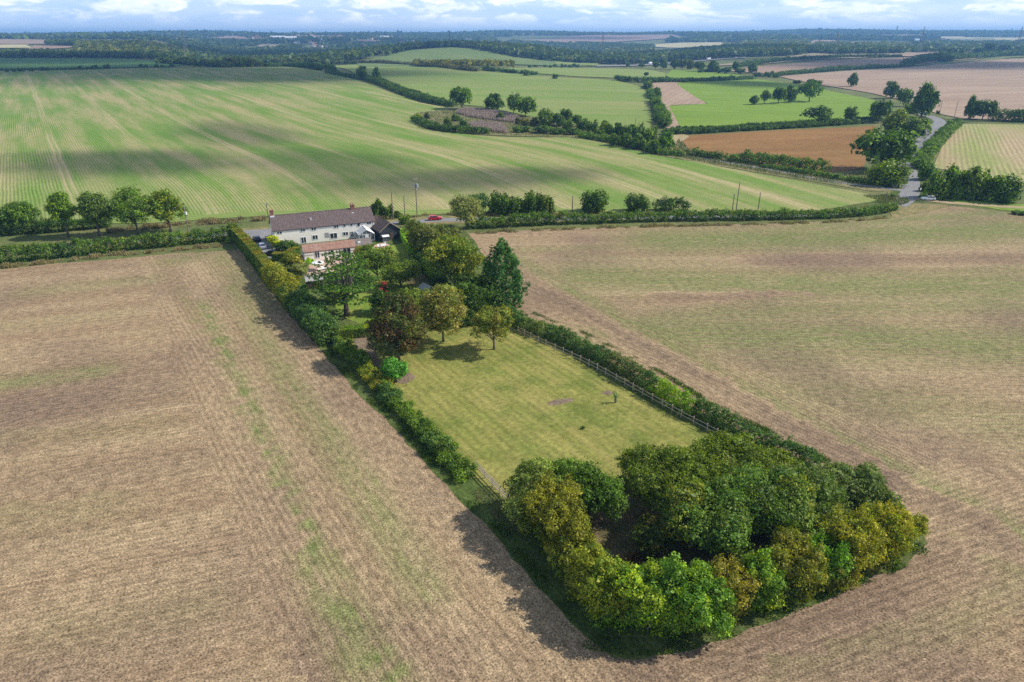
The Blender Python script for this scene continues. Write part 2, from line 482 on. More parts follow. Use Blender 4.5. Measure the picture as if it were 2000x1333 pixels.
_uid = [0]
def tree(label, pos, H, W, shape='round', pal=G_MID, n=3000, leaf=.35, name='tree', cat='tree', group=None, z0=.2, lobes=16, trunk=.03, limbs=6, bark=None, multi=1, spread=0, low=.45, rough=.55, shell=.4, aspect=.62, lobe_list=None, up=.35, lean=0, tuft=1.0, shoots=0):
    """a tree of its own: crown (one mesh of leaf faces) and trunk with limbs"""
    _uid[0] += 1
    rs = np.random.RandomState(1000 + _uid[0])
    lb = lobe_list or crown_lobes(rs, shape, W / 2, H * z0, H, lobes)
    for _ in range(shoots):     # upright leafy shoots that break the outline
        q = lb[rs.randint(len(lb))]; r_ = rs.uniform(.16, .3)
        lb.append((q[0] + rs.uniform(-.5, .5) * q[3], q[1] + rs.uniform(-.5, .5) * q[4], q[2] + q[5] * rs.uniform(.5, 1.0), r_, r_, rs.uniform(.5, 1.0)))
    P, N, k = scatter(rs, lb, n, shell=shell, low=low, rough=rough, up=up, size=leaf * tuft)
    if lobe_list is None:
        P[:, 2] *= min(1.0, (H - leaf * .3) / np.percentile(P[:, 2], 99.5))
        f = np.percentile(np.hypot(P[:, 0], P[:, 1]), 97); P[:, :2] *= min(1.15, W / 2 / f)
    me = quads_mesh('crown', leaf_quads(rs, P, N, leaf, aspect), tint(rs, k, len(lb), pal))
    root = empty(name, pos, 0, label, cat, group)
    link('crown', me, LEAF, root)
    trunk_mb(rs, H, max(H * z0 * 1.15, .35), H * trunk, lb, limbs, lean, multi, spread).build('trunk', bark or BARK, root, smooth=True)
    return root

# shared crowns for the trees farther off: unit radius 1, height 1
PROTO = {}
def proto(kind):
    if kind in PROTO: return PROTO[kind]
    shape, pal, n, leaf, z0, nl = {
        'round1': ('round', G_MID, 2600, .17, .16, 17), 'round2': ('egg', G_MID, 2600, .17, .14, 15), 'round3': ('dome', G_MID, 2600, .17, .12, 18),
        'open': ('open', G_MID, 1500, .15, .3, 12), 'bush1': ('dome', G_MID, 1500, .2, .0, 11), 'bush2': ('dome', G_MID, 1500, .2, .0, 9),
        'slim': ('column', G_MID, 1800, .2, .1, 14), 'cluster': ('dome', G_MID, 3200, .15, .0, 24)}[kind]
    rs = np.random.RandomState(hash_(kind))
    lb = crown_lobes(rs, shape, 1.0, z0, 1.0, nl)
    lb = [(a, b, c, d, e, min(f, .24)) for a, b, c, d, e, f in lb]
    P, N, k = scatter(rs, lb, n, low=.35, size=.11, per=8)
    if z0 == 0:
        zl = np.percentile(P[:, 2], 3); P[:, 2] = np.maximum(.01, (P[:, 2] - zl) / (1 - min(zl, .5)))
    P[:, 2] /= max(1.0, np.percentile(P[:, 2], 99)); P[:, :2] /= np.percentile(np.hypot(P[:, 0], P[:, 1]), 97)
    Q = leaf_quads(rs, P, N, leaf); Q[:, :, 2] = np.maximum(.0, P[:, None, 2] + (Q[:, :, 2] - P[:, None, 2]) * .6)
    cr = quads_mesh('crown', Q, tint(rs, k, len(lb), pal))
    cr.materials.append(LEAF)
    tb = trunk_mb(rs, 1.0, max(z0, .1), .045 if kind != 'slim' else .06, lb, 5)
    tm = bpy.data.meshes.new('trunk'); tm.from_pydata(tb.v, [], tb.f); tm.materials.append(BARK); tm.update()
    PROTO[kind] = (cr, tm)
    return PROTO[kind]

def hash_(s):
    return sum((i + 1) * ord(c) for i, c in enumerate(s)) % 9973

def ptree(label, u, v, wpx, hpx, kind='round1', col=(1, 1, 1), name='tree', cat='tree', group=None, bush=False, pos=None):
    """a tree standing at picture point (u, v), sized from the picture, sharing one of the crowns"""
    p = at(u, v) if pos is None else pos
    m = mpp(p); s = sind(p)
    W = wpx * m; H = max((hpx * m - .3 * W * s) / math.cos(math.asin(s)), W * .3)
    cr, tm = proto(kind)
    rng = random.Random(int(u * 31 + v * 7))
    if bush:
        o = link(name, cr, None, None, p); root = o
        o.color = (*col, 1)
        tag(o, label, cat, group)
    else:
        root = empty(name, p, 0, label, cat, group)
        o = link('crown', cr, None, root); o.color = (*col, 1)
        link('trunk', tm, None, root)
    root.rotation_euler.z = rng.uniform(0, 6.28)
    root.scale = (W / 2 * rng.uniform(.94, 1.06), W / 2 * rng.uniform(.94, 1.06), H)
    return root

def hedge(label, pts, w, h, pal=G_HEDGE, leaf=.22, dens=2.4, name='hedge', cat='hedge', group=None, jag=.28, seed=1, gaps=(), rowpal=None, formal=False, stems=False, hvar=.22):
    """a hedge along world points: one foliage mesh, lumps along the line"""
    rs = np.random.RandomState(seed * 7 + 11)
    c = catmull(pts, w * .42); n = len(c); o3 = Vector((c[0].x, c[0].y, h1(c[0].x, c[0].y)))
    lb = []; s = 0
    hv = 1.0
    for i, p in enumerate(c):
        t = i / max(n - 1, 1)
        if any(g0 < t < g1 for g0, g1 in gaps): continue
        hv += rs.uniform(-1, 1) * hvar * .5; hv = min(max(hv, 1 - hvar * 1.6), 1 + hvar * 1.2)
        d = (c[min(i + 1, n - 1)] - c[max(i - 1, 0)]).normalized(); q = Vector((-d.y, d.x))
        z = h1(p.x, p.y) - o3.z
        for side in (-1, 1):
            off = q * side * w * .2 + Vector((rs.uniform(-1, 1), rs.uniform(-1, 1))) * jag * w * .5
            hz = h * hv * rs.uniform(1 - jag * .6, 1 + jag * .6)
            lb.append((p.x + off.x - o3.x, p.y + off.y - o3.y, z + hz * .5, w * .36 * rs.uniform(.8, 1.15), w * .36 * rs.uniform(.8, 1.15), hz * .52))
            for _ in range(2):
                g_ = w * rs.uniform(.1, .2); lb.append((p.x + off.x - o3.x + rs.uniform(-.4, .4) * w, p.y + off.y - o3.y + rs.uniform(-.4, .4) * w, z + hz * rs.uniform(.7, 1.06), g_, g_, g_))
    length = sum((c[i + 1] - c[i]).length for i in range(n - 1))
    area = length * (w + 2 * h) * 1.15
    cnt = int(dens * area / (leaf * leaf * .62 * .5))
    cnt = min(cnt, 60000)
    P, N, k = scatter(rs, lb, cnt, shell=.3, low=.55, cull=.8, size=leaf * .9, per=7)
    P[:, 2] = np.maximum(P[:, 2], .03 - 0 * P[:, 2]) if abs(h1(c[-1].x, c[-1].y) - o3.z) < .2 else P[:, 2]
    pal_i = pal
    col = tint(rs, k, len(lb), pal_i)
    if rowpal:      # another planting along part of the line
        fr = np.array([i for i in range(n) if not any(g0 < i / max(n - 1, 1) < g1 for g0, g1 in gaps)]).repeat(6) / max(n - 1, 1)
        for g0, g1, p2 in rowpal:
            msk = (fr[k] > g0) & (fr[k] < g1)
            col2 = tint(rs, k, len(lb), p2); col[msk] = col2[msk]
    o = link(name, quads_mesh('hedge', leaf_quads(rs, P, N, leaf), col), LEAF, None, o3)
    tag(o, label, cat, group)
    if stems:
        mb = MB()
        for i in range(0, n, 2):
            p = c[i]
            for _ in range(2):
                x, y = p.x - o3.x + rs.uniform(-.3, .3), p.y - o3.y + rs.uniform(-.3, .3)
                mb.tube([(x, y, -.05), (x + rs.uniform(-.2, .2), y + rs.uniform(-.2, .2), h * .5)], [.05, .03], 4)
        mb.build('stems', BARKP, o)
    return o

def box_hedge(label, pts, w, h, pal=G_TRIM, leaf=.16, dens=2.2, seed=1, name='clipped_hedge', toppal=None):
    """a clipped hedge with flat top and upright sides"""
    rs = np.random.RandomState(seed * 13 + 5)
    c = catmull(pts, .8); n = len(c); o3 = Vector((c[0].x, c[0].y, h1(c[0].x, c[0].y)))
    seg = np.array([[p.x - o3.x, p.y - o3.y] for p in c])
    length = np.linalg.norm(np.diff(seg, axis=0), axis=1).sum()
    cnt = min(int(dens * length * (w + 2 * h) / (leaf * leaf * .31)), 60000)
    t = rs.uniform(0, n - 1.001, cnt); i = t.astype(int); f = (t - i)[:, None]
    base = seg[i] * (1 - f) + seg[i + 1] * f
    d = seg[i + 1] - seg[i]; d = d / np.linalg.norm(d, axis=1, keepdims=True); q = np.stack([-d[:, 1], d[:, 0]], 1)
    face = rs.choice(3, cnt, p=np.array([w * 1.2, h, h]) / (w * 1.2 + 2 * h))
    wob = 1 + .05 * np.sin(t * .9) + .03 * np.sin(t * 2.3)
    a = np.where(face == 0, rs.uniform(-.5, .5, cnt), np.where(face == 1, -.5, .5)) * w * wob + rs.normal(size=cnt) * .06
    z = np.where(face == 0, h * wob, rs.uniform(.02, 1, cnt) * h) + rs.normal(size=cnt) * .06
    P = np.concatenate([base + q * a[:, None], np.maximum(z, .02)[:, None]], 1)
    nn = np.where((face == 0)[:, None], np.array([0, 0, 1.0]), np.concatenate([q * np.where(face == 1, -1, 1)[:, None], np.full((cnt, 1), .2)], 1))
    N = unit(nn + rs.normal(size=(cnt, 3)) * .5)
    k = (t / 2).astype(int)
    col = tint(rs, k, k.max() + 1, pal)
    if toppal:
        c2 = tint(rs, k, k.max() + 1, toppal); col[face == 0] = c2[face == 0]
    o = link(name, quads_mesh('hedge', leaf_quads(rs, P, N, leaf), col), LEAF, None, o3)
    return tag(o, label, 'hedge')

def blades(name, pts, width, n, height, pal, label=None, seed=1, wid=.09, poly=None, kind='stuff', zmin=.3, clump=0.0):
    """upright grass blades or stalks over a strip along pts, or over a polygon"""
    rs = np.random.RandomState(seed * 3 + 1)
    if poly is not None:
        A = np.array([(p[0], p[1]) for p in poly])
        X = rs.uniform(A[:, 0].min(), A[:, 0].max(), n * 3); Y = rs.uniform(A[:, 1].min(), A[:, 1].max(), n * 3)
        k = inside(X, Y, poly); X, Y = X[k][:n], Y[k][:n]
    else:
        c = catmull(pts, 1.5); A = np.array([(p.x, p.y) for p in c])
        t = rs.uniform(0, len(A) - 1.001, n); i = t.astype(int); f = (t - i)[:, None]
        B = A[i] * (1 - f) + A[i + 1] * f; d = unit(A[i + 1] - A[i]); q = np.stack([-d[:, 1], d[:, 0]], 1)
        B = B + q * (rs.uniform(-.5, .5, n) * width)[:, None]
        X, Y = B[:, 0], B[:, 1]
    if clump:
        cl = np.array([mnoise.noise((x * clump, y * clump, 3.3)) for x, y in zip(X, Y)])
        k = cl > -.12; X, Y, cl = X[k], Y[k], cl[k]; height = height * np.clip((cl + .2) * 1.9, .25, 1.1)
    n = len(X); Z = hh(X, Y)
    H = height * rs.uniform(zmin, 1.15, n); ang = rs.uniform(0, 6.28, n)
    ux, uy = np.cos(ang) * wid * .5, np.sin(ang) * wid * .5
    lx, ly = rs.normal(size=n) * H * .22, rs.normal(size=n) * H * .22
    o3 = np.array([X.mean(), Y.mean(), 0])
    b0 = np.stack([X - ux, Y - uy, Z], 1); b1 = np.stack([X + ux, Y + uy, Z], 1)
    t1 = np.stack([X + lx + ux * .5, Y + ly + uy * .5, Z + H], 1); t0 = np.stack([X + lx - ux * .5, Y + ly - uy * .5, Z + H], 1)
    col = tint(rs, (rs.random(n) * 12).astype(int), 12, pal, gain=0)
    o = link(name, quads_mesh(name, np.stack([b0, b1, t1, t0], 1) - o3, col), LEAF, None, Vector(o3))
    return tag(o, label, None, None, kind)

CLEAR = []
def canopy(name, label, P, rad, hgt, pal, k=24, seed=1, var=.25, kind='stuff'):
    """a wood seen as one mass: many crowns of leaf-clump faces at points P (n, 2)"""
    rs = np.random.RandomState(seed * 17 + 3)
    P = np.asarray(P, float); ok = np.ones(len(P), bool)
    for poly in CLEAR: ok &= ~inside(P[:, 0], P[:, 1], poly)
    P = P[ok]; n = len(P)
    r = rad * rs.uniform(1 - var, 1 + var, n); H = hgt * rs.uniform(.75, 1.2, n); z = hh(P[:, 0], P[:, 1])
    d = unit(rs.normal(size=(n, k, 3)).reshape(-1, 3)).reshape(n, k, 3); d[:, :, 2] = np.abs(d[:, :, 2]) * 1.0 - .25
    rr = rs.uniform(.75, 1.05, (n, k, 1))
    Cn = np.concatenate([P, (z + H * .55)[:, None]], 1)[:, None, :] + d * rr * np.stack([r, r, H * .48], 1)[:, None, :]
    N = unit((d / np.stack([r, r, H * .5], 1)[:, None, :] * r[:, None, None] + rs.normal(size=d.shape) * .4).reshape(-1, 3))
    kk = np.arange(n).repeat(k)
    col = tint(rs, kk, n, pal, .15, .3)
    size = (r * 1.0).repeat(k)
    Q = leaf_quads(rs, Cn.reshape(-1, 3), N, size, .75, .15)
    o3 = np.array([P[:, 0].mean(), P[:, 1].mean(), 0])
    o = link(name, quads_mesh(name, Q - o3, col), LEAF, None, Vector(o3))
    return tag(o, label, None, None, kind)

def jgrid(poly, step, seed=1):
    rs = np.random.RandomState(seed)
    A = np.array([(p[0], p[1]) for p in poly])
    gx, gy = np.meshgrid(np.arange(A[:, 0].min(), A[:, 0].max(), step), np.arange(A[:, 1].min(), A[:, 1].max(), step))
    gx = gx.ravel() + rs.uniform(-.45, .45, gx.size) * step; gy = gy.ravel() + rs.uniform(-.45, .45, gy.size) * step
    k = inside(gx, gy, A.tolist())
    return np.stack([gx[k], gy[k]], 1)
# ---------------------------------------------------------------- the ground and the fields
SOIL = (.185, .130, .092); STRAW = (.37, .275, .155); TANGRASS = (.30, .25, .12)
M_BASE = field_mat('rough_grass', (.10, .13, .04), (.17, .17, .065), (.07, .10, .03), band=(.05, .05), row=0, speckscale=1.2, speck=.35, stretch=1)
M_STUB = field_mat('stubble', (.25, .174, .102), (.338, .25, .147), (.188, .13, .09), band=(.24, .012), row=.8, rowamp=.10, patch=.03, speck=.85, speckscale=6.0, stretch=1.4, green=(.142, .172, .052), bump=.05, contrast=2.0, patchamt=.75, greenamt=1.2)
M_VERGE = field_mat('verge_grass', (.05, .085, .02), (.095, .125, .032), (.14, .125, .05), band=(.4, .12), row=0, speck=.5, speckscale=3.0, stretch=1.5)
M_LAWN = field_mat('mown_lawn', (.165, .185, .038), (.29, .25, .08), (.12, .155, .03), band=(.6, .035), row=1.5, rowamp=.10, patch=.13, speck=.32, speckscale=1.5, stretch=1.0, contrast=1.5, patchamt=.75)
M_GLAWN = field_mat('garden_lawn', (.14, .22, .03), (.22, .25, .05), (.10, .17, .03), band=(.5, .2), row=0, speck=.2, speckscale=2.5)
M_GREEN = field_mat('young_crop', (.128, .218, .036), (.35, .29, .145), (.12, .225, .032), band=(.085, .0075), row=1.15, rowamp=.22, patch=.006, speck=.2, speckscale=1.6, stretch=2, tram=(36 * SC, 43 * SC, (.40, .33, .18)), contrast=2.2, bias=.525, patchamt=.5)
M_GREEN2 = field_mat('young_crop_flat', (.15, .235, .045), (.28, .265, .11), (.14, .235, .04), band=(.03, .004), row=3, rowamp=.10, patch=.004, speck=.12, speckscale=.8, contrast=1.5, bias=.56)
M_BRIGHT = field_mat('bright_grass', (.15, .24, .028), (.185, .27, .038), (.125, .205, .025), band=(.08, .006), row=4, rowamp=.10, patch=.01, speck=.10, speckscale=.6)
M_DGREEN = field_mat('dark_crop', (.075, .17, .04), (.10, .19, .045), (.07, .15, .035), band=(.01, .01), row=0, patch=.004, speck=.1, speckscale=.3)
M_RUST = field_mat('rust_crop', (.215, .108, .038), (.26, .145, .052), (.185, .115, .035), band=(.06, .01), row=2.5, rowamp=.07, patch=.02, speck=.22, speckscale=1.2)
M_TANF = field_mat('bare_stubble', (.30, .212, .15), (.36, .268, .19), (.255, .178, .128), band=(.05, .005), row=6, rowamp=.07, patch=.006, speck=.14, speckscale=.5)
M_TANG = field_mat('green_stubble', (.36, .28, .16), (.23, .27, .075), (.30, .22, .13), band=(.055, .008), row=2.2, rowamp=.15, patch=.01, speck=.2, speckscale=1.2, contrast=2.4)
M_PLOUGH = field_mat('pink_plough', (.275, .19, .135), (.34, .24, .17), (.235, .16, .115), band=(.04, .004), row=0, patch=.004, speck=.1, speckscale=.4)
M_GREYF = field_mat('grey_stubble', (.25, .21, .14), (.31, .25, .165), (.2, .19, .11), band=(.04, .004), row=0, patch=.004, speck=.1, speckscale=.4)
M_HILLG = field_mat('hill_grass', (.13, .19, .055), (.17, .21, .07), (.11, .16, .05), band=(.02, .006), row=0, patch=.005, speck=.08, speckscale=.3)
M_PALE = field_mat('pale_stubble', (.42, .38, .20), (.50, .43, .25), (.34, .34, .15), band=(.02, .006), row=0, patch=.003, speck=.05, speckscale=.3)
M_WOODF = field_mat('wood_floor', (.022, .034, .014), (.04, .05, .02), (.03, .04, .015), band=(.1, .1), row=0, speck=.3)
M_LITTER = field_mat('leaf_litter', (.085, .09, .03), (.15, .11, .06), (.07, .08, .028), band=(.4, .4), row=0, speck=.5, speckscale=3)
M_EARTH = field_mat('bare_earth', (.175, .13, .088), (.22, .165, .115), (.14, .11, .07), band=(.5, .5), row=0, speck=.4, speckscale=3)
M_ASPH = field_mat('worn_asphalt', (.20, .20, .205), (.25, .245, .24), (.17, .17, .175), band=(1.1, .03), row=0, speck=.15, speckscale=3, patch=.1)
M_GRAVEL = field_mat('gravel', (.30, .25, .20), (.38, .32, .26), (.24, .2, .17), band=(.6, .6), row=0, speck=.35, speckscale=5)
M_PAVE = field_mat('pink_paving', (.44, .30, .24), (.50, .36, .29), (.38, .27, .22), band=(.8, .8), row=.6, rowamp=.12, speck=.15, speckscale=4)
M_SCRUB = field_mat('rough_scrub', (.115, .135, .045), (.24, .20, .10), (.09, .11, .035), band=(.15, .15), row=0, speck=.4, speckscale=1.5, stretch=1)
M_BANK = field_mat('dry_bank', (.26, .205, .095), (.15, .16, .055), (.22, .16, .085), band=(.35, .25), row=0, speck=.4, speckscale=2)
M_RUT = field_mat('dry_grass', (.33, .255, .15), (.38, .30, .17), (.20, .2, .07), band=(.2, .05), row=0, speck=.25, speckscale=1)

# base sheet: a fan that reaches the horizon
def base_ground():
    ys = [-260.0]
    while ys[-1] < 13200: ys.append(ys[-1] + (12 if ys[-1] < 420 else max(12, ys[-1] * .022)))
    aa = np.linspace(-1.35, 1.35, 141)
    Y = np.array(ys)[:, None] * np.ones((1, 141)); X = (np.array(ys)[:, None] + 520) * aa[None, :]
    Z = hh(X, Y) - .06 - .0007 * np.clip(Y - 230, 0, None)
    n, m = Y.shape
    idx = np.arange(n * m).reshape(n, m)
    f = np.stack([idx[:-1, :-1], idx[:-1, 1:], idx[1:, 1:], idx[1:, :-1]], -1).reshape(-1, 4)
    me = bpy.data.meshes.new('ground')
    me.from_pydata(np.stack([X, Y, Z], -1).reshape(-1, 3).tolist(), [], f.tolist())
    ul = me.uv_layers.new(name='UVMap'); li = np.empty(len(me.loops), np.int32); me.loops.foreach_get('vertex_index', li)
    ul.data.foreach_set('uv', (np.stack([X.ravel()[li], Y.ravel()[li]], 1)).astype(np.float32).ravel())
    me.polygons.foreach_set('use_smooth', [True] * len(me.polygons)); me.update()
    return tag(link('ground', me, M_BASE), kind='structure')
base_ground()

def px(*pts): return [at(*p) for p in pts]

# near stubble, one field that wraps round the garden; rows of the headlands follow the hedges
STROKES = [([(1010, 545), (1170, 628), (1400, 750), (1700, 910), (1960, 1045)], 3.2, -.75), ([(1250, 1312), (1500, 1242), (1780, 1132), (1850, 1060)], 2.2, -.6), ([(600, 720), (760, 880), (950, 1090)], 1.5, -.45), ([(1300, 578), (1700, 566)], 4, -.6), ([(1480, 508), (2000, 502)], 5, -.5), ([(380, 640), (520, 930), (640, 1180)], 1.2, -.5), ([(0, 800), (330, 770)], 5, -.4), ([(0, 950), (380, 900)], 4, -.35), ([(1300, 700), (1600, 880), (1900, 1060)], 1.4, -.5), ([(1300, 470), (1650, 462), (2050, 445)], 13, .8), ([(1150, 540), (1500, 555), (2000, 560)], 11, .7), ([(1300, 650), (1650, 660), (2050, 680)], 10, .65), ([(1500, 760), (1800, 790), (2050, 850)], 8, .35),   # weeds that came up green along some passes: picture polyline, width, strength
    ([(395, 590), (470, 750), (560, 960), (690, 1190), (830, 1420)], 1.3, 1.0),
    ([(350, 560), (440, 740), (520, 930)], 1.2, .45), ([(455, 560), (560, 740), (690, 930), (830, 1150)], 2.6, .55),
    ([(540, 690), (640, 820), (760, 1000)], 1.0, .6), ([(600, 1080), (700, 1330)], 1.6, .7), ([(340, 510), (430, 500), (520, 600)], 5, .45),
    ([(0, 752), (190, 725)], 3.0, .6), ([(60, 570), (300, 545)], 4, .35), ([(0, 640), (250, 610)], 3, .2), ([(-50, 860), (300, 830)], 4, .15), ([(-100, 1010), (200, 985)], 5, .18), ([(100, 1240), (400, 1180)], 3, .15),
    ([(1010, 505), (1160, 590), (1350, 700), (1620, 850), (2000, 1050)], 3.0, .55), ([(1100, 560), (1250, 640), (1330, 690)], 2.2, .7),
    ([(1000, 490), (1500, 470)], 3, .4), ([(1330, 480), (1700, 465), (2050, 440)], 6, .75), ([(1560, 445), (1950, 415)], 5, .7), ([(1200, 640), (1500, 610), (2000, 590)], 7, .5),
    ([(1350, 560), (1700, 545), (2000, 525)], 4, .45), ([(1500, 700), (2000, 700)], 6, .35), ([(1700, 800), (2050, 830)], 5, .3), ([(1120, 500), (1450, 520)], 3, .3), ([(1800, 1010), (2050, 1150)], 2, .35), ([(1500, 1290), (1900, 1200), (2000, 1120)], 2.5, .25)]

def strokes(X, Y):
    out = np.zeros(len(X)); neg = np.zeros(len(X))
    for pl, w, s in STROKES:
        q = np.array([(p.x, p.y) for p in catmull([at(*a) for a in pl], 3)])
        d = np.full(len(X), 1e9)
        box = (X > q[:, 0].min() - 20) & (X < q[:, 0].max() + 20) & (Y > q[:, 1].min() - 20) & (Y < q[:, 1].max() + 20)
        xb, yb = X[box], Y[box]
        if not len(xb): continue
        d = np.min((xb[:, None] - q[None, :, 0]) ** 2 + (yb[:, None] - q[None, :, 1]) ** 2, 1)
        t_ = neg if s < 0 else out
        t_[box] = np.maximum(t_[box], abs(s) * np.exp(-d / (w * w)))
    return np.where(out >= neg, out, -neg)

STUB_TOP = [(-160, 556), (0, 527), (110, 515), (220, 507), (330, 496), (440, 490), (470, 486), (700, 470), (900, 457), (980, 452), (1100, 447), (1300, 441), (1500, 437), (1640, 432), (1740, 424), (1830, 408), (1860, 403), (2000, 418), (2160, 436)]
stub_poly = [Vector((-75, 14)), Vector((110, 14))] + [Vector((260, 150))] + [at(*p) for p in STUB_TOP[::-1]] + [Vector((-190, 120))]
stub = sheet('stubble_field', stub_poly, M_STUB, 1.9, 0.0, attr=strokes, ragged=.0)

def zone_uv(o):
    me = o.data; n = len(me.polygons)
    ls = np.empty(n, np.int32); me.polygons.foreach_get('loop_start', ls); lt = np.empty(n, np.int32); me.polygons.foreach_get('loop_total', lt)
    li = np.empty(len(me.loops), np.int32); me.loops.foreach_get('vertex_index', li)
    co = np.empty(len(me.vertices) * 3, np.float32); me.vertices.foreach_get('co', co); co = co.reshape(-1, 3)
    pol = np.repeat(np.arange(n), lt); cen = np.empty(n * 3, np.float32); me.polygons.foreach_get('center', cen); cen = cen.reshape(-1, 3)
    def AB(x, y):
        dx, dy = x - PO.x, y - PO.y
        return dx * PA.x + dy * PA.y, dx * PB.x + dy * PB.y
    ca, cb = AB(cen[:, 0], cen[:, 1])
    z = np.zeros(n, int)
    z[(cb < -23.5 * SC + ca * .03)] = 1
    z[(cb > 54.5 * SC)] = 2
    z[(z == 0) & (ca < -1) & (cb > 4)] = 3
    lx, ly = co[li, 0], co[li, 1]; la, lb_ = AB(lx, ly); zl = z[pol]
    U = lb_.copy(); V = la.copy()
    for q, ang in ((1, 71), (2, 88.5)):
        u, v = uv_dir(ang)(lx, ly); U[zl == q] = u[zl == q] + 400; V[zl == q] = v[zl == q]
    U[zl == 3] = la[zl == 3] * .97 + lb_[zl == 3] * .2 + 900; V[zl == 3] = lb_[zl == 3]
    me.uv_layers[0].data.foreach_set('uv', np.stack([U, V], 1).astype(np.float32).ravel())
zone_uv(stub)
ABUV = lambda x, y: (((x - PO.x) * PB.x + (y - PO.y) * PB.y), ((x - PO.x) * PA.x + (y - PO.y) * PA.y))
# grass margin round the whole plot, then what lies inside it
PLOT_OUT = [(462, 482), (512, 550), (556, 603), (636, 697), (697, 768), (752, 815), (824, 897), (904, 985), (948, 1022), (1042, 1140), (1087, 1182), (1150, 1248), (1195, 1284), (1245, 1290), (1350, 1272), (1500, 1218), (1650, 1150), (1770, 1105), (1812, 1062), (1790, 1018), (1720, 962), (1650, 940), (1595, 912), (1510, 871), (1420, 829), (1330, 785), (1240, 732), (1150, 682), (1080, 650), (1020, 624), (1000, 590), (972, 545), (945, 500), (925, 468), (905, 448), (880, 438), (600, 448)]
sheet('grass_margin', px(*PLOT_OUT), M_VERGE, 2.0, .012, ABUV, ragged=.28, seed=5)
PADD = [(648, 655), (720, 640), (1000, 625), (1150, 718), (1300, 805), (1430, 872), (1500, 915), (1350, 1010), (1200, 1040), (1080, 1010), (1000, 985), (934, 938), (880, 885), (812, 830), (735, 738), (690, 690)]
sheet('paddock_lawn', px(*PADD), M_LAWN, 2.2, .024, ABUV, seed=6)
sheet('copse_floor', px((1040, 985), (1200, 935), (1420, 880), (1600, 930), (1740, 1010), (1770, 1070), (1640, 1120), (1450, 1190), (1300, 1225), (1190, 1200), (1110, 1110)), M_LITTER, 2.2, .034, ABUV, seed=7)
sheet('garden_lawn', px((645, 560), (700, 560), (740, 500), (764, 480), (795, 474), (818, 482), (850, 520), (900, 590), (905, 622), (800, 640), (700, 632), (660, 615)), M_GLAWN, 2.0, .030, ABUV, seed=8)
sheet('paddock_path', px((688, 655), (722, 652), (735, 690), (745, 720), (720, 722), (700, 690)), M_EARTH, 1.2, .036, ABUV, .15, seed=9)
sheet('earth_patch', px((1068, 788), (1085, 781), (1118, 778), (1120, 784), (1095, 791), (1072, 793)), M_EARTH, .8, .030, ABUV, .08, seed=10)
sheet('earth_patch', px((1172, 770), (1186, 763), (1200, 767), (1190, 773)), M_EARTH, .8, .030, ABUV, .08, seed=11)
sheet('shrub_bed', px((775, 735), (800, 728), (812, 738), (795, 750), (778, 750)), M_EARTH, .8, .031, ABUV, .1, seed=12)
sheet('flower_bed', px((770, 533), (800, 520), (850, 525), (860, 545), (800, 560)), M_LITTER, 1.2, .036, ABUV, .15, seed=13)
sheet('driveway', px((484, 455), (527, 452), (552, 480), (566, 500), (520, 505), (500, 480)), M_ASPH, 1.5, .04, ABUV, seed=14)
sheet('patio', px((585, 508), (700, 496), (735, 478), (752, 474), (762, 480), (735, 494), (705, 510), (655, 530), (600, 542), (580, 525)), M_PAVE, 1.5, .04, ABUV, seed=15)

# the lanes
LANE = [(-160, 505), (-40, 494), (60, 487), (150, 479), (230, 473), (330, 465), (440, 457), (510, 452), (600, 447), (720, 440), (815, 433), (860, 430), (940, 429), (1050, 428), (1200, 426), (1400, 424), (1560, 421), (1660, 416), (1720, 409), (1752, 402), (1768, 391)]
strip('lane_verge', px(*LANE[:18]), 9.5, M_BANK, 3, .004, .4)
strip('lane', px(*LANE), 4.3, M_ASPH, 2.5, .02)
ROADR = [(1752, 402), (1767, 391), (1778, 376), (1779, 361), (1776, 340), (1769, 319), (1776, 305), (1789, 290), (1805, 270), (1824, 250), (1836, 240), (1826, 231), (1806, 225), (1796, 219)]
strip('road_verge', px(*ROADR[1:]), 12, M_VERGE, 4, .03, .5)
strip('road', px(*ROADR), 6.2, M_ASPH, 3, .06, width2=7.5)
strip('side_lane', px((1776, 374), (1735, 369), (1680, 362), (1600, 351), (1500, 331), (1420, 318), (1350, 306)), 3.6, M_ASPH, 4, .07, width2=3.0)
strip('farm_track', px((1772, 386), (1800, 390), (1850, 396), (1930, 402), (2060, 410)), 4, M_RUT, 3, .05, .3)
strip('road_fork', px((1836, 240), (1860, 239), (1900, 237), (1960, 236), (2080, 238)), 6, M_VERGE, 4, .05)
sheet('junction_verge', px((1700, 384), (1745, 380), (1764, 384), (1742, 396), (1720, 404), (1660, 409), (1640, 405)), M_VERGE, 3, .045, None, .3)
sheet('field_margin', px((1740, 402), (1770, 398), (1840, 399), (1855, 403), (1830, 410), (1760, 424), (1740, 426)), M_BANK, 3, .045, None, .3)
sheet('track_verge', px((1800, 383), (1990, 400), (2100, 400), (2100, 436), (2000, 416), (1900, 402)), M_BRIGHT, 4, .03, None, .3)

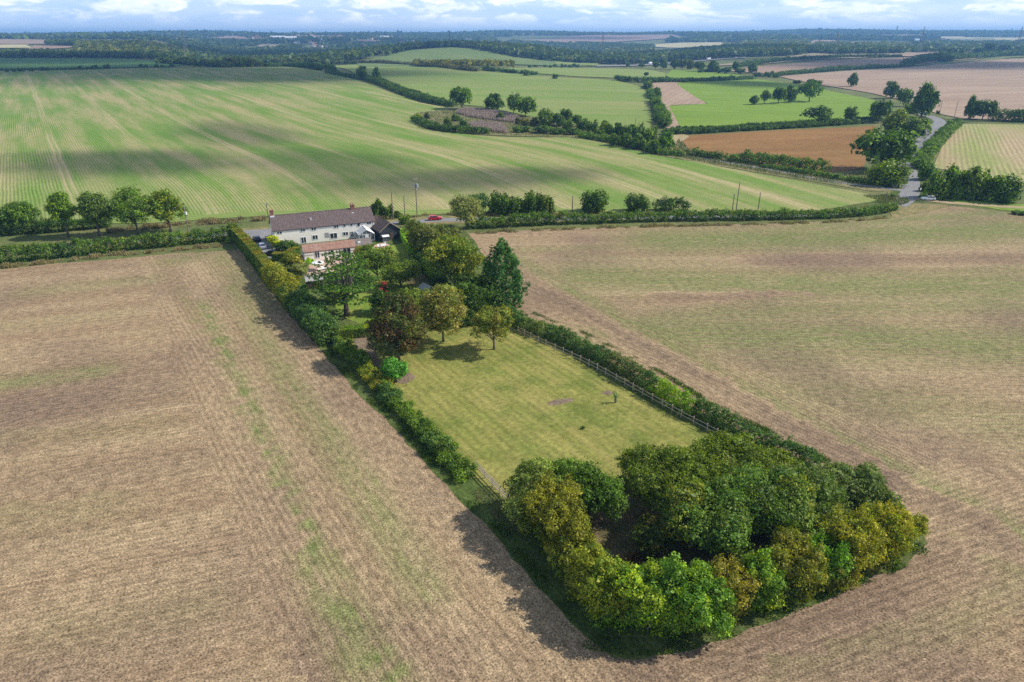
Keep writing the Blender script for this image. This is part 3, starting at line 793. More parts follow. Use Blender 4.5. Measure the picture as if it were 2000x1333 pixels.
# the big striped field beyond the lane
def crop_uv(x, y):
    xs, ys = x / SC, y / SC
    u = xs * .829 + ys * .559; v = -xs * .559 + ys * .829
    w = np.clip((xs + 150) / 150, 0, 1); w = w * w * (3 - 2 * w)
    u = u + w * 7.9e-4 * np.clip(330 - v, 0, None) ** 2 * .9
    u = u + 5 * np.sin(xs / 150 + ys / 260) * np.clip((ys - 300) / 200, 0, 1)
    return u * SC, v * SC
CROP = [(-160, 450), (-160, 141), (0, 139), (150, 137), (330, 133), (480, 132), (560, 131), (610, 136), (700, 158), (760, 180), (820, 201), (890, 213), (870, 216), (808, 224), (806, 238), (836, 254), (900, 262), (980, 268), (1060, 269), (1120, 268), (1180, 280), (1260, 300), (1300, 308), (1380, 320), (1480, 340), (1600, 362), (1700, 380), (1722, 387), (1700, 395), (1600, 411), (1450, 416), (1250, 417), (1100, 416), (950, 416), (800, 419), (700, 421), (560, 420), (440, 425), (330, 432), (100, 440)]
sheet('striped_crop_field', px(*CROP), M_GREEN, 6.5, .05, crop_uv, .5, seed=20)
strip('field_headland', px((-160, 448), (100, 437), (330, 429), (440, 422), (560, 417), (700, 418), (800, 416), (950, 413), (1100, 413), (1300, 413)), 7, M_GREEN2, 4, .09, .6)
sheet('dark_green_field', px((-160, 136), (-160, 113.5), (0, 113.8), (120, 114.4), (240, 115.5), (300, 119), (400, 125), (440, 129), (330, 131), (150, 135), (0, 137)), M_DGREEN, 26, .25, uv_dir(-60), seed=21)
sheet('green_crop_field', px((640, 129), (700, 126), (800, 129), (900, 135), (1000, 143), (1080, 151), (1200, 157), (1245, 168), (1262, 178), (1268, 195), (1272, 220), (1270, 262), (1200, 252), (1120, 243), (1050, 232), (1010, 222), (940, 208), (890, 204), (820, 192), (760, 172), (700, 148)), M_GREEN2, 9, .06, uv_dir(-76), seed=22)
sheet('upper_green_field', px((880, 131), (960, 132.5), (1080, 133), (1180, 133.5), (1270, 137), (1302, 144), (1298, 153), (1210, 153), (1130, 150), (1040, 143), (950, 137)), M_GREEN2, 14, .12, uv_dir(-80), seed=23)
sheet('bright_green_field', px((1312, 136), (1380, 139), (1450, 148), (1455, 153), (1400, 157), (1330, 160), (1318, 158), (1300, 148)), M_BRIGHT, 12, .12, uv_dir(-60), seed=24)
sheet('bare_strip_field', px((1262, 163), (1330, 160), (1380, 203), (1310, 206), (1330, 256), (1300, 250), (1288, 205)), M_TANF, 9, .09, uv_dir(20), seed=25)
sheet('bright_pasture', px((1320, 163), (1400, 157), (1470, 154), (1560, 166), (1620, 178), (1700, 194), (1742, 208), (1748, 216), (1700, 234), (1560, 244), (1420, 251), (1332, 256), (1306, 207), (1382, 203)), M_BRIGHT, 8, .10, uv_dir(-70), seed=26)
sheet('rust_crop_field', px((1326, 266), (1400, 262), (1520, 255), (1640, 250), (1712, 246), (1700, 300), (1684, 330), (1640, 336), (1590, 336), (1500, 322), (1440, 310), (1360, 301), (1345, 292)), M_RUST, 5, .05, uv_dir(80), seed=27)
sheet('scrub_strip', px((1326, 268), (1345, 292), (1440, 310), (1590, 336), (1690, 334), (1760, 350), (1772, 372), (1700, 374), (1600, 357), (1470, 336), (1300, 306), (1290, 290)), M_SCRUB, 6, .035, None, .5, seed=28)
sheet('green_stubble_field', px((1868, 243), (1940, 243), (2120, 246), (2120, 400), (1990, 372), (1930, 345), (1822, 328), (1838, 290)), M_TANG, 6, .05, uv_dir(30), seed=29)
sheet('pink_stubble_field', px((1520, 149), (1640, 140), (1800, 130), (1940, 116), (2120, 110), (2120, 232), (2000, 236), (1880, 232), (1830, 222), (1760, 196), (1700, 182), (1600, 166)), M_TANF, 14, .14, uv_dir(76), seed=30)
sheet('upper_pink_field', px((1420, 139), (1500, 128), (1600, 120), (1700, 115), (1790, 111.5), (1890, 107), (1930, 112), (1800, 126), (1640, 137), (1520, 146)), M_PLOUGH, 20, .3, uv_dir(70), seed=31)
sheet('grey_field', px((1370, 131), (1440, 122), (1490, 117), (1560, 108), (1640, 99), (1780, 96), (1880, 90), (2120, 88), (2120, 95), (1950, 97), (1860, 101), (1740, 110), (1600, 116), (1480, 126)), M_GREYF, 30, .5, uv_dir(60), seed=32)
sheet('pale_bare_field', px((1730, 110.5), (1760, 106), (1850, 100), (1925, 96), (1900, 101), (1830, 104.5), (1780, 111)), M_TANF, 25, .9, uv_dir(60), seed=33)
sheet('grass_wedge', px((1740, 130), (1860, 123), (1960, 113), (2120, 104), (2120, 108.5), (1980, 112.5), (1860, 125)), M_HILLG, 25, .8, uv_dir(70), seed=34)
# rough ground round the reed bed
ISLE = [(806, 228), (815, 221), (850, 217), (905, 214), (960, 218), (1010, 224), (1060, 232), (1120, 244), (1190, 254), (1270, 266), (1300, 280), (1316, 298), (1290, 302), (1230, 288), (1175, 276), (1120, 268), (1050, 268), (980, 266), (900, 261), (840, 253), (812, 242)]
sheet('rough_island', px(*ISLE), M_SCRUB, 5, .09, None, .5, seed=35)
strip('bare_margin', px((1296, 298), (1304, 284), (1330, 268), (1318, 262)), 8, M_RUT, 4, .07, .5)

# far country: patches given by bearing (picture column) and distance
def farsheet(name, pts, mat, step=60, zo=1.0, ang=70, seed=40):
    if min(p[1] for p in pts) > 2400:
        w_ = [far(*p) for p in pts]
        for dy in (0, 80, 160, 250, 340): CLEAR.append([(p.x, p.y - dy) for p in w_])
    return sheet(name, [far(*p) for p in pts], mat, step, zo, uv_dir(ang), step * .12, seed=seed)
farsheet('tan_field', [(-80, 2520), (138, 2600), (120, 3060), (60, 3250), (-80, 3250)], M_TANF, 50, .8)
farsheet('pale_green_field', [(-60, 2180), (52, 2200), (50, 2440), (-60, 2440)], M_PALE, 45, .8)
farsheet('tan_field', [(20, 1960), (60, 2080), (140, 2180), (136, 2330), (62, 2330), (50, 2180), (-60, 2080), (-60, 1960)], M_PLOUGH, 45, .6)
farsheet('tan_field', [(330, 4000), (395, 4000), (392, 4500), (345, 4500)], M_PALE, 60, 1)
farsheet('tan_field', [(412, 4750), (482, 4650), (480, 5300), (440, 5300)], M_PLOUGH, 60, 1)
farsheet('tan_field', [(170, 4700), (205, 4700), (205, 5400), (165, 5400)], M_PALE, 60, 1)
farsheet('hill_field', [(700, 1420), (800, 1400), (900, 1500), (985, 1450), (1100, 1380), (1170, 1440), (1172, 1600), (1085, 1640), (1000, 1700), (930, 1850), (880, 1900), (800, 1850), (740, 1700), (690, 1560)], M_HILLG, 30, .5, -40)
farsheet('hill_field', [(1085, 1500), (1170, 1480), (1172, 1640), (1085, 1640)], M_GREEN2, 30, .9, -40)
farsheet('purple_field', [(1005, 4600), (1060, 4300), (1130, 4100), (1105, 4900)], M_PLOUGH, 60, 1)
farsheet('purple_field', [(1100, 4400), (1200, 4250), (1330, 4900), (1310, 5900), (1180, 5900), (1090, 5200)], M_PLOUGH, 70, 1)
farsheet('pale_green_field', [(1275, 3500), (1330, 3250), (1420, 3350), (1412, 3950), (1330, 4000), (1270, 3800)], M_PALE, 50, 1)
farsheet('pale_green_field', [(1080, 2250), (1135, 2200), (1130, 2450), (1085, 2450)], M_PALE, 40, 1)
farsheet('tan_field', [(1582, 3600), (1632, 3500), (1634, 4200), (1590, 4200)], M_TANF, 50, 1)
farsheet('pale_field', [(1840, 4200), (1925, 3900), (1990, 4000), (2060, 4100), (2050, 5200), (1850, 5200)], M_PALE, 60, 1)
farsheet('pale_field', [(660, 5300), (690, 5200), (700, 5900), (560, 5900), (565, 5500)], M_PLOUGH, 70, 1)
farsheet('pale_field', [(960, 6000), (1040, 5900), (1050, 6400), (965, 6400)], M_PALE, 70, 1)
farsheet('pale_field', [(1440, 6200), (1560, 6200), (1560, 6700), (1430, 6700)], M_GREYF, 70, 1)
farsheet('pale_field', [(1700, 5300), (1800, 5200), (1800, 5900), (1700, 5900)], M_GREYF, 70, 1)

rf = np.random.RandomState(21)
for i in range(26):
    u = rf.uniform(-60, 2040); y = rf.uniform(3300, 6600)
    if 1000 < u < 1320 and y < 5900: y = rf.uniform(2900, 3900)
    du = rf.uniform(18, 60); dy = rf.uniform(180, 520); sk = rf.uniform(-14, 14)
    farsheet('distant_field', [(u, y), (u + du * .5, y + rf.uniform(-60, 60)), (u + du, y), (u + du + sk, y + dy), (u + sk, y + dy * rf.uniform(.7, 1.1))], [M_PALE, M_TANF, M_HILLG, M_GREYF, M_PLOUGH][rf.randint(5)], 70, 1.2, rf.uniform(40, 80), 60 + i)
# ---------------------------------------------------------------- building materials
W_CREAM = plain('cream_render', (.93, .86, .76), .9, var=.07, scale=.7)
W_WHITE = plain('white_paint', (.80, .80, .79), .5, var=.03)
W_BRICK = plain('chimney_brick', (.27, .12, .08), .9, var=.4, scale=9)
W_BLACK = plain('black_boards', (.028, .034, .042), .7, var=.3, scale=2)
W_TIMBER = plain('weathered_timber', (.34, .27, .18), .85, var=.25, scale=3)
W_DTIMBER = plain('dark_timber', (.085, .06, .04), .85, var=.3, scale=3)
W_RAIL = plain('pale_rail', (.56, .44, .32), .85, var=.2, scale=3)
W_GREYT = plain('grey_felt', (.33, .32, .31), .9, var=.15, scale=2)
W_TYRE = plain('tyre_rubber', (.02, .02, .02), .8)
W_METAL = plain('galvanised_steel', (.40, .42, .43), .45, .6, var=.1)
W_LAT = plain('pylon_steel', (.22, .24, .26), .6, .3)
W_POLE = plain('pole_wood', (.20, .165, .13), .9, var=.25, scale=4)
W_LAMP = plain('lamp_glass', (.75, .75, .72), .15)
W_RED = plain('red_lamp', (.4, .02, .02), .2)
W_GLASS = plain('window_glass', (.03, .04, .055), .06, var=.2, spec=.6)
W_CGLASS = plain('conservatory_glass', (.08, .12, .15), .05, var=.2, spec=.7)
W_FABRIC = plain('white_canvas', (.78, .78, .77), .8)
W_ROOFRED = plain('red_tile_far', (.36, .17, .12), .9, var=.3, scale=.3)
W_ROOFGREY = plain('grey_slate_far', (.16, .16, .18), .8, var=.3, scale=.3)
W_PLASTER = plain('pale_wall_far', (.62, .57, .50), .9, var=.15, scale=.2)

def tile_mat(name, c1, c2, c3, ribs=.30, course=.34):
    m, nt, N, L, b = mat_new(name)
    b.inputs['Roughness'].default_value = .85; b.inputs['Specular IOR Level'].default_value = .15
    tc = N.new('ShaderNodeTexCoord')
    br = N.new('ShaderNodeTexBrick'); br.inputs['Scale'].default_value = 1; br.inputs['Brick Width'].default_value = ribs; br.inputs['Row Height'].default_value = course
    br.inputs['Mortar Size'].default_value = .035; br.offset = 0
    br.inputs['Color1'].default_value = (*c1, 1); br.inputs['Color2'].default_value = (*c2, 1); br.inputs['Mortar'].default_value = (*[c * .45 for c in c1], 1)
    L.new(tc.outputs['Object'], br.inputs['Vector'])
    nz = N.new('ShaderNodeTexNoise'); nz.inputs['Scale'].default_value = 1.1; nz.inputs['Detail'].default_value = 5; nz.inputs['Roughness'].default_value = .7
    L.new(tc.outputs['Object'], nz.inputs['Vector'])
    r = N.new('ShaderNodeMapRange'); r.inputs[1].default_value = .45; r.inputs[2].default_value = .7; r.inputs[4].default_value = .75; L.new(nz.outputs['Fac'], r.inputs[0])
    mx = N.new('ShaderNodeMix'); mx.data_type = 'RGBA'; L.new(r.outputs[0], mx.inputs[0]); L.new(br.outputs['Color'], mx.inputs[6]); mx.inputs[7].default_value = (*c3, 1)
    wv = N.new('ShaderNodeTexWave'); wv.inputs['Scale'].default_value = 1 / ribs / 2 * .628 * .5 * 3.18; wv.bands_direction = 'X'; L.new(tc.outputs['Object'], wv.inputs['Vector'])
    bp = N.new('ShaderNodeBump'); bp.inputs['Strength'].default_value = .8; bp.inputs['Distance'].default_value = .06; L.new(wv.outputs['Fac'], bp.inputs['Height'])
    L.new(mx.outputs[2], b.inputs['Base Color']); L.new(bp.outputs[0], b.inputs['Normal'])
    return m
T_MAIN = tile_mat('brown_pantiles', (.145, .105, .098), (.235, .175, .165), (.125, .108, .108))
T_ORANGE = tile_mat('orange_pantiles', (.37, .19, .135), (.46, .27, .20), (.38, .30, .25))
T_GREY = tile_mat('grey_pantiles', (.20, .17, .155), (.28, .25, .23), (.30, .25, .2))
T_BARN = tile_mat('barn_tiles', (.12, .085, .075), (.19, .14, .12), (.10, .09, .085), .5)

class Frame:
    """a building's own axes: x along the front, y towards the back"""
    def __init__(s, A, B):
        s.A = A; d = (B - A); s.len = Vector((d.x, d.y)).length; s.rz = math.atan2(d.y, d.x)
        s.e1 = Vector((math.cos(s.rz), math.sin(s.rz), 0)); s.e2 = Vector((-s.e1.y, s.e1.x, 0))
    def wall(s, u, v, y=0.0):
        """pixel on the wall plane y -> (x, z)"""
        d = ray(u, v); o = Vector((0, 0, CAMH)); P = s.A + s.e2 * y
        t = (P - o).dot(s.e2) / d.dot(s.e2); q = o + d * t - s.A
        return q.dot(s.e1), q.z
    def world(s, x, y, z=0): return s.A + s.e1 * x + s.e2 * y + Vector((0, 0, z))

def gable_roof(L_, D, he, hr, t=.14, o=.22, ox=.2):
    s = (hr - he) / (D / 2)
    zo = he - o * s
    prof = [(-o, zo + t), (D / 2, hr + t + .03), (D + o, zo + t), (D + o, zo + .02), (D / 2, hr + .02), (-o, zo + .02)]
    return prof

def window(parent, x0, x1, z0, z1, y=0.0, panes=2, kind='window', rows=1, wall_dir=-1, fr=.12):
    """white frame proud of the wall, dark panes within it"""
    mb = MB(); d = .06
    ya, yb = (y - d, y + .02)
    mb.box(x0, ya, z0, x1, yb, z0 + fr); mb.box(x0, ya, z1 - fr, x1, yb, z1)
    n = panes
    for i in range(n + 1):
        xc = x0 + (x1 - x0 - fr) * i / n
        mb.box(xc, ya + .001, z0 + fr, xc + fr, yb, z1 - fr)
    f = mb.build(kind, W_WHITE, parent)
    for i in range(n):
        xa = x0 + (x1 - x0 - fr) * i / n + fr; xb = x0 + (x1 - x0 - fr) * (i + 1) / n
        MB().box(xa - .004, y - .03, z0 + fr - .004, xb + .004, y + .01, z1 - fr + .004).build('pane', W_GLASS, f)
    return f

# ---------------------------------------------------------------- the farmhouse
F = Frame(at(538, 482.5), at(733, 461.5))
HL, HD, HE, HR = F.len, 8.8, 4.25, 7.35
house = empty('farmhouse', F.A, F.rz, 'long white rendered farmhouse with brown pantile roof beside the lane', 'house')
MB().prism([(0, -.2), (HD, -.2), (HD, HE), (HD / 2, HR), (0, HE)], 0, HL).build('wall', W_CREAM, house)
hroof = MB().prism(gable_roof(HL, HD, HE, HR, .14, .09), -.25, HL + .25).build('roof', T_MAIN, house)
MB().tube([(-.3, HD / 2, HR + .17), (HL + .3, HD / 2, HR + .17)], .12, 6).build('ridge_tiles', T_MAIN, hroof)
ch = MB().box(.1, HD / 2 - .5, HR - .3, 1.0, HD / 2 + .5, HR + 1.5).box(.02, HD / 2 - .58, HR + 1.5, 1.08, HD / 2 + .58, HR + 1.72).build('chimney', W_BRICK, hroof)
MB().box(-.02, HD / 2 - .62, HR - .2, 1.12, HD / 2 + .62, HR + .22).build('flashing', W_WHITE, hroof)
cx = F.len * .82
MB().box(cx - .55, HD / 2 - .45, HR - .2, cx + .55, HD / 2 + .45, HR + 1.0).box(cx - .65, HD / 2 - .55, HR + 1.0, cx + .65, HD / 2 + .55, HR + 1.18).build('chimney', W_BRICK, hroof)
for dx in (-.3, .3):
    MB().tube([(cx + dx, HD / 2, HR + 1.18), (cx + dx, HD / 2, HR + 1.75)], [.19, .15], 8).build('chimney_pot', T_ORANGE, hroof)
MB().tube([(HL * .378, 2.0, HE + 1.1), (HL * .378, 2.0, HE + 2.1)], .1, 8).tube([(HL * .378, 2.0, HE + 2.1), (HL * .378, 2.0, HE + 2.2)], .2, 8).build('flue', W_WHITE, hroof)
MB().box(HL * .80, 2.9, HE + 1.9, HL * .80 + .55, 3.5, HE + 2.36).build('roof_vent', W_WHITE, hroof)
MB().tube([(-.25, -.13, HE - .06), (HL + .25, -.13, HE - .06)], .06, 6).build('gutter', W_BLACK, house)
MB().tube([(.12, -.1, HE - .15), (.12, -.1, 0)], .05, 6).build('downpipe', W_BLACK, house)
MB().tube([(HL - .15, -.1, HE - .15), (HL - .15, -.1, 0)], .05, 6).build('downpipe', W_WHITE, house)
def z5(x, y): return 430 + x * .2251, 340 + y * .2251
def hwin(F_, par, cx_, cy_, w, h, panes, kind='window', zmin=None, y=0.0):
    x, z = F_.wall(*z5(cx_, cy_), y); m = mpp(F_.A) * .2251
    w_, h_ = w * m, h * m / .95
    z0 = z - h_ / 2 if zmin is None else zmin
    return window(par, x - w_ / 2, x + w_ / 2, z0, z + h_ / 2, y, panes, kind)
for a in [(515, 512, 46, 24, 2), (717, 490, 46, 24, 2), (811, 480, 46, 24, 2), (1007, 459, 44, 26, 2), (1077, 451, 24, 24, 1), (1138, 444, 24, 24, 1), (1200, 441, 30, 36, 1), (1290, 428, 44, 24, 2), (530, 588, 34, 34, 2), (824, 550, 50, 40, 2), (1088, 519, 50, 34, 2)]:
    hwin(F, house, *a)
for a in [(725, 575, 46, 54, 2), (985, 537, 66, 50, 2), (1143, 522, 32, 48, 2)]:
    hwin(F, house, *a, 'french_door')
x, z = F.wall(*z5(928, 530)); g = MB()
for i in range(6): g.box(x - .55 + i * .2, -.05, z - .7, x - .5 + i * .2, -.02, z + .6 + .15 * math.sin(i * .63))
for i in range(5): g.box(x - .55, -.07, z - .6 + i * .28, x + .5, -.05, z - .55 + i * .28)
g.build('trellis', W_GREYT, house)
# ---------------------------------------------------------------- the annexe in front of it
A2 = Frame(at(596, 512), at(728, 496.5))
AL = A2.len; ADp, AE, AR = 4.4, 2.45, 3.75
annex = empty('annexe', A2.A, A2.rz, 'low cream annexe with orange pantile roof in front of the farmhouse', 'house')
MB().prism([(0, -.2), (ADp, -.2), (ADp, AE), (ADp / 2, AR), (0, AE)], 0, AL).build('wall', W_CREAM, annex)
MB().prism(gable_roof(AL, ADp, AE, AR, .14, .1), -.2, AL * .76).build('roof', T_ORANGE, annex)
o_ = MB().prism(gable_roof(AL, ADp, AE, AR, .14, .1), AL * .76 + .004, AL + .25).build('roof', T_GREY, annex); o_['label'] = 'grey tiled end of the roof'
MB().box(AL * .80, .75, AE + .55, AL * .80 + .7, 1.5, AE + .93).build('skylight', W_WHITE, annex)
MB().tube([(-.2, -.25, AE - .1), (AL + .2, -.25, AE - .1)], .06, 6).build('gutter', W_BLACK, annex)
MB().tube([(AL * .31, -.08, AE - .12), (AL * .31, -.08, 0)], .05, 6).build('downpipe', W_BLACK, annex)
for a, k in [((842, 700, 44, 62, 2), 'french_door'), ((972, 672, 32, 34, 1), 'window'), ((1100, 680, 72, 80, 2), 'french_door')]:
    hwin(A2, annex, *a, k)
x, z = A2.wall(*z5(948, 673)); MB().bar((x - .2, -.06, z + .3), (x + .15, -.06, z + .3), .04).bar((x + .15, -.06, z + .3), (x - .2, -.06, z - .1), .04).bar((x - .2, -.06, z - .1), (x + .2, -.06, z - .3), .04).build('wall_ornament', W_BLACK, annex)
x, z = A2.wall(*z5(1055, 676)); MB().box(x - .12, -.2, z - .15, x + .12, -.004, z + .15).build('wall_lamp', W_BLACK, annex)
# dark board fence panel beside the annexe
tag(MB().box(-1.1, -.3, 0, -.35, -.22, 2.0).box(-1.2, -.34, 0, -1.08, -.2, 2.1).build('board_gate', W_DTIMBER, None, A2.A), 'dark upright board gate at the left end of the annexe', 'gate').rotation_euler.z = A2.rz
# ---------------------------------------------------------------- conservatory
cq = empty('conservatory', F.world(HL * .80, 0), F.rz, 'white framed glass conservatory with pitched roof on the farmhouse wall', 'conservatory')
CW, CDp, CE, CR = 4.3, 4.6, 2.0, 3.3
base = MB().box(0, -CDp, -.1, CW, -.02, .45).build('low_wall', W_CREAM, cq)
fr = MB()
for i in range(5):
    x = CW * i / 4
    fr.box(x - .06, -CDp, .45, x + .06, -CDp + .1, CE + (CR - CE) * (1 - abs(x - CW / 2) / (CW / 2)))
for i in range(1, 6):
    y = -CDp * (1 - i / 5.2)
    for x in (0, CW): fr.box(x - .06, y - .05, .45, x + .06, y + .05, CE)
for x in (0, CW): fr.box(x - .07, -CDp, CE - .05, x + .07, -.02, CE + .08)
fr.box(0, -CDp - .01, CE - .06, CW, -CDp + .09, CE + .06); fr.box(-.05, -CDp - .05, .44, CW + .05, -CDp + .12, .54)
fr.build('frame', W_WHITE, cq)
rb = MB()
for i in range(7):
    y = -CDp - .1 + (CDp + .05) * i / 6
    for sx in (0, 1): rb.bar((CW * sx, y, CE + .06), (CW / 2, y, CR + .06), .09)
rb.bar((CW / 2, -CDp - .12, CR + .08), (CW / 2, -.03, CR + .08), .1)
rb.build('roof_bars', W_WHITE, cq)
gl = MB()
for sx in (0, 1):
    gl.prism([(CW * sx, CE + .05), (CW / 2, CR + .05), (CW / 2, CR + .02), (CW * sx, CE + .02)], -CDp, -.03, 'y')
gl.build('roof_glass', W_CGLASS, cq)
g2 = MB().prism([(.03, .46), (CW - .03, .46), (CW - .03, CE), (CW / 2, CR - .03), (.03, CE)], -CDp + .03, -CDp + .05, 'y')
g2.box(.02, -CDp + .06, .46, .04, -.04, CE - .06).box(CW - .04, -CDp + .06, .46, CW - .02, -.04, CE - .06)
g2.build('wall_glass', W_CGLASS, cq)
MB().box(CW / 2 - .5, -CDp - .03, .1, CW / 2 + .5, -CDp + .02, CE - .1).build('door', W_WHITE, cq)
# ---------------------------------------------------------------- the black barn
B2 = Frame(at(743.5, 472), at(783, 466))
bl, bd, be, br_ = B2.len, 10.0, 2.75, 4.9
barn = empty('barn', B2.A, B2.rz, 'black weatherboarded barn with brown tiled gable roof', 'barn')
MB().prism([(0, -.1), (bl, -.1), (bl, be), (bl / 2, br_), (0, be)], 0, bd, 'y').build('wall', W_BLACK, barn)
so_ = (br_ - be) / (bl / 2)
MB().prism([(-.3, be - .3 * so_ + .14), (bl / 2, br_ + .17), (bl + .3, be - .3 * so_ + .14), (bl + .3, be - .3 * so_ + .02), (bl / 2, br_ + .02), (-.3, be - .3 * so_ + .02)], -.3, bd + .3, 'y').build('roof', T_BARN, barn)
MB().box(bl * .47, -.05, 0, bl * .47 + 1.1, .02, 2.1).build('door', W_DTIMBER, barn)
MB().bar((-.32, -.34, be - .3 * so_ + .06), (bl / 2, -.34, br_ + .07), .09).bar((bl / 2, -.34, br_ + .07), (bl + .32, -.34, be - .3 * so_ + .06), .09).build('barge_board', W_TIMBER, barn)
# small outbuildings
def shed(label, pos, rz, w, d, he, hr, roof, wall, axis='x', cat='shed', name='shed'):
    r = empty(name, pos, rz, label, cat)
    MB().prism([(0, 0), (d, 0), (d, he), (d / 2, hr), (0, he)], 0, w).build('wall', wall, r)
    MB().prism(gable_roof(w, d, he, hr, .07, .15), -.15, w + .15).build('roof', roof, r)
    MB().box(w * .4, -.04, .02, w * .4 + .8, .01, he - .15).build('door', W_DTIMBER, r)
    return r
shed('small grey roofed shed half hidden behind the clipped hedge and cedar', at(600, 566) , R(20), 3.6, 3.0, 1.9, 2.7, W_GREYT, W_DTIMBER)
shed('small wooden shed with pale grey roof between garden trees', at(818, 578), R(-52), 3.2, 2.6, 1.9, 2.7, W_GREYT, W_TIMBER)
gh = empty('cold_frame', at(749, 474), F.rz, 'small greenhouse with white lid beside the black barn door', 'greenhouse')
MB().box(0, 0, 0, 1.7, 1.0, .25).box(0, 0, .25, .07, .07, 1.5).box(1.63, 0, .25, 1.7, .07, 1.5).box(0, .93, .25, .07, 1.0, 1.7).box(1.63, .93, .25, 1.7, 1.0, 1.7).box(.8, 0, .25, .87, .07, 1.5).build('frame', W_TIMBER, gh)
MB().prism([(-.15, 1.5), (1.1, 1.75), (1.1, 1.8), (-.15, 1.55)], -.12, 1.82).build('lid', W_WHITE, gh)
MB().box(.07, .03, .25, 1.63, .05, 1.48).build('glass', W_CGLASS, gh)
# garden arch
ga = empty('garden_arch', at(800.5, 515), R(8), 'rustic wooden garden arch standing on the lawn', 'arch')
for x in (0, 1.15):
    for y in (0, .5): MB().tube([(x, y, -.1), (x, y, 1.9)], .07, 6).build('post', W_DTIMBER, ga)
mb = MB()
for y in (0, .5):
    mb.tube([(-.25 + i * .165, y, 1.9 + .45 * math.sin(math.pi * i / 10)) for i in range(11)], .08, 6)
for i in range(1, 10): mb.bar((-.25 + i * .165, -.1, 1.92 + .45 * math.sin(math.pi * i / 10)), (-.25 + i * .165, .6, 1.92 + .45 * math.sin(math.pi * i / 10)), .07)
mb.build('top', W_DTIMBER, ga)
# log steps / low timber gate by the drive
gt = empty('timber_gate', at(519, 471), R(62), 'low wooden slatted gate between house end and drive', 'gate')
for k in range(5): MB().box(0, 0, .1 + k * .24, 2.3, .06, .24 + k * .24).build('slat', W_TIMBER, gt)
for x in (0, 2.2): MB().box(x, .06, -.1, x + .1, .16, 1.35).build('post', W_TIMBER, gt)

def parasol(label, pos, r=1.6, tilt=.0):
    p = empty('parasol', pos, 0, label, 'parasol'); p.rotation_euler = (tilt, tilt * .6, .4)
    mb = MB(); n = 8
    top = (0, 0, 2.45); rim = [(r * math.cos(6.2832 * i / n), r * math.sin(6.2832 * i / n), 1.95) for i in range(n)]
    for i in range(n): mb.poly([top, rim[i], rim[(i + 1) % n]])
    for i in range(n):
        a, b = rim[i], rim[(i + 1) % n]; mb.poly([a, (a[0], a[1], a[2] - .14), (b[0], b[1], b[2] - .14), b])
    mb.build('canopy', W_FABRIC, p)
    MB().tube([(0, 0, -.05), (0, 0, 2.55)], .03, 6).build('pole', W_METAL, p)
    MB().box(-.3, -.3, 0, .3, .3, .1).build('base', W_GREYT, p)
parasol('white garden parasol on the pink patio below the annexe', at(622, 528), 1.5)
def lounger(label, pos, rz):
    r = empty('sun_lounger', pos, rz, label, 'sun lounger', 'patio loungers')
    MB().box(0, 0, .28, 1.3, .65, .36).build('seat', W_FABRIC, r)
    MB().prism([(1.3, .28), (1.95, .75), (1.92, .82), (1.3, .36)], 0, .65, 'y').build('backrest', W_FABRIC, r)
    for x in (.1, 1.2):
        for y in (.03, .57): MB().box(x, y, 0, x + .06, y + .05, .28).build('leg', W_METAL, r)
lounger('white sun lounger on the pink patio, nearer the parasol', at(633, 527), R(200)); lounger('white sun lounger on the pink patio, farther from the parasol', at(643, 526), R(170))
def chair(label, pos, rz):
    r = empty('garden_chair', pos, rz, label, 'chair', 'white garden chairs')
    MB().box(0, 0, .42, .5, .5, .47).build('seat', W_WHITE, r); MB().box(0, .46, .47, .5, .5, 1.0).build('backrest', W_WHITE, r)
    for x in (0, .44):
        for y in (0, .44): MB().box(x, y, 0, x + .06, y + .06, .42).build('leg', W_METAL, r)
tb = empty('garden_table', at(749, 484), .3, 'round white garden table among white chairs below the conservatory', 'table')
MB().tube([(0, 0, .7), (0, 0, .75)], .75, 14).build('tabletop', W_WHITE, tb); MB().tube([(0, 0, 0), (0, 0, .7)], .06, 6).build('leg', W_METAL, tb)
for i, (u, v, a, s) in enumerate([(741, 485, 1.2, 'left of'), (757, 485, -1.3, 'right of'), (748, 488, 3.0, 'in front of'), (751, 480, .1, 'behind')]):
    chair('white garden chair %s the round white table' % s, at(u, v), a)

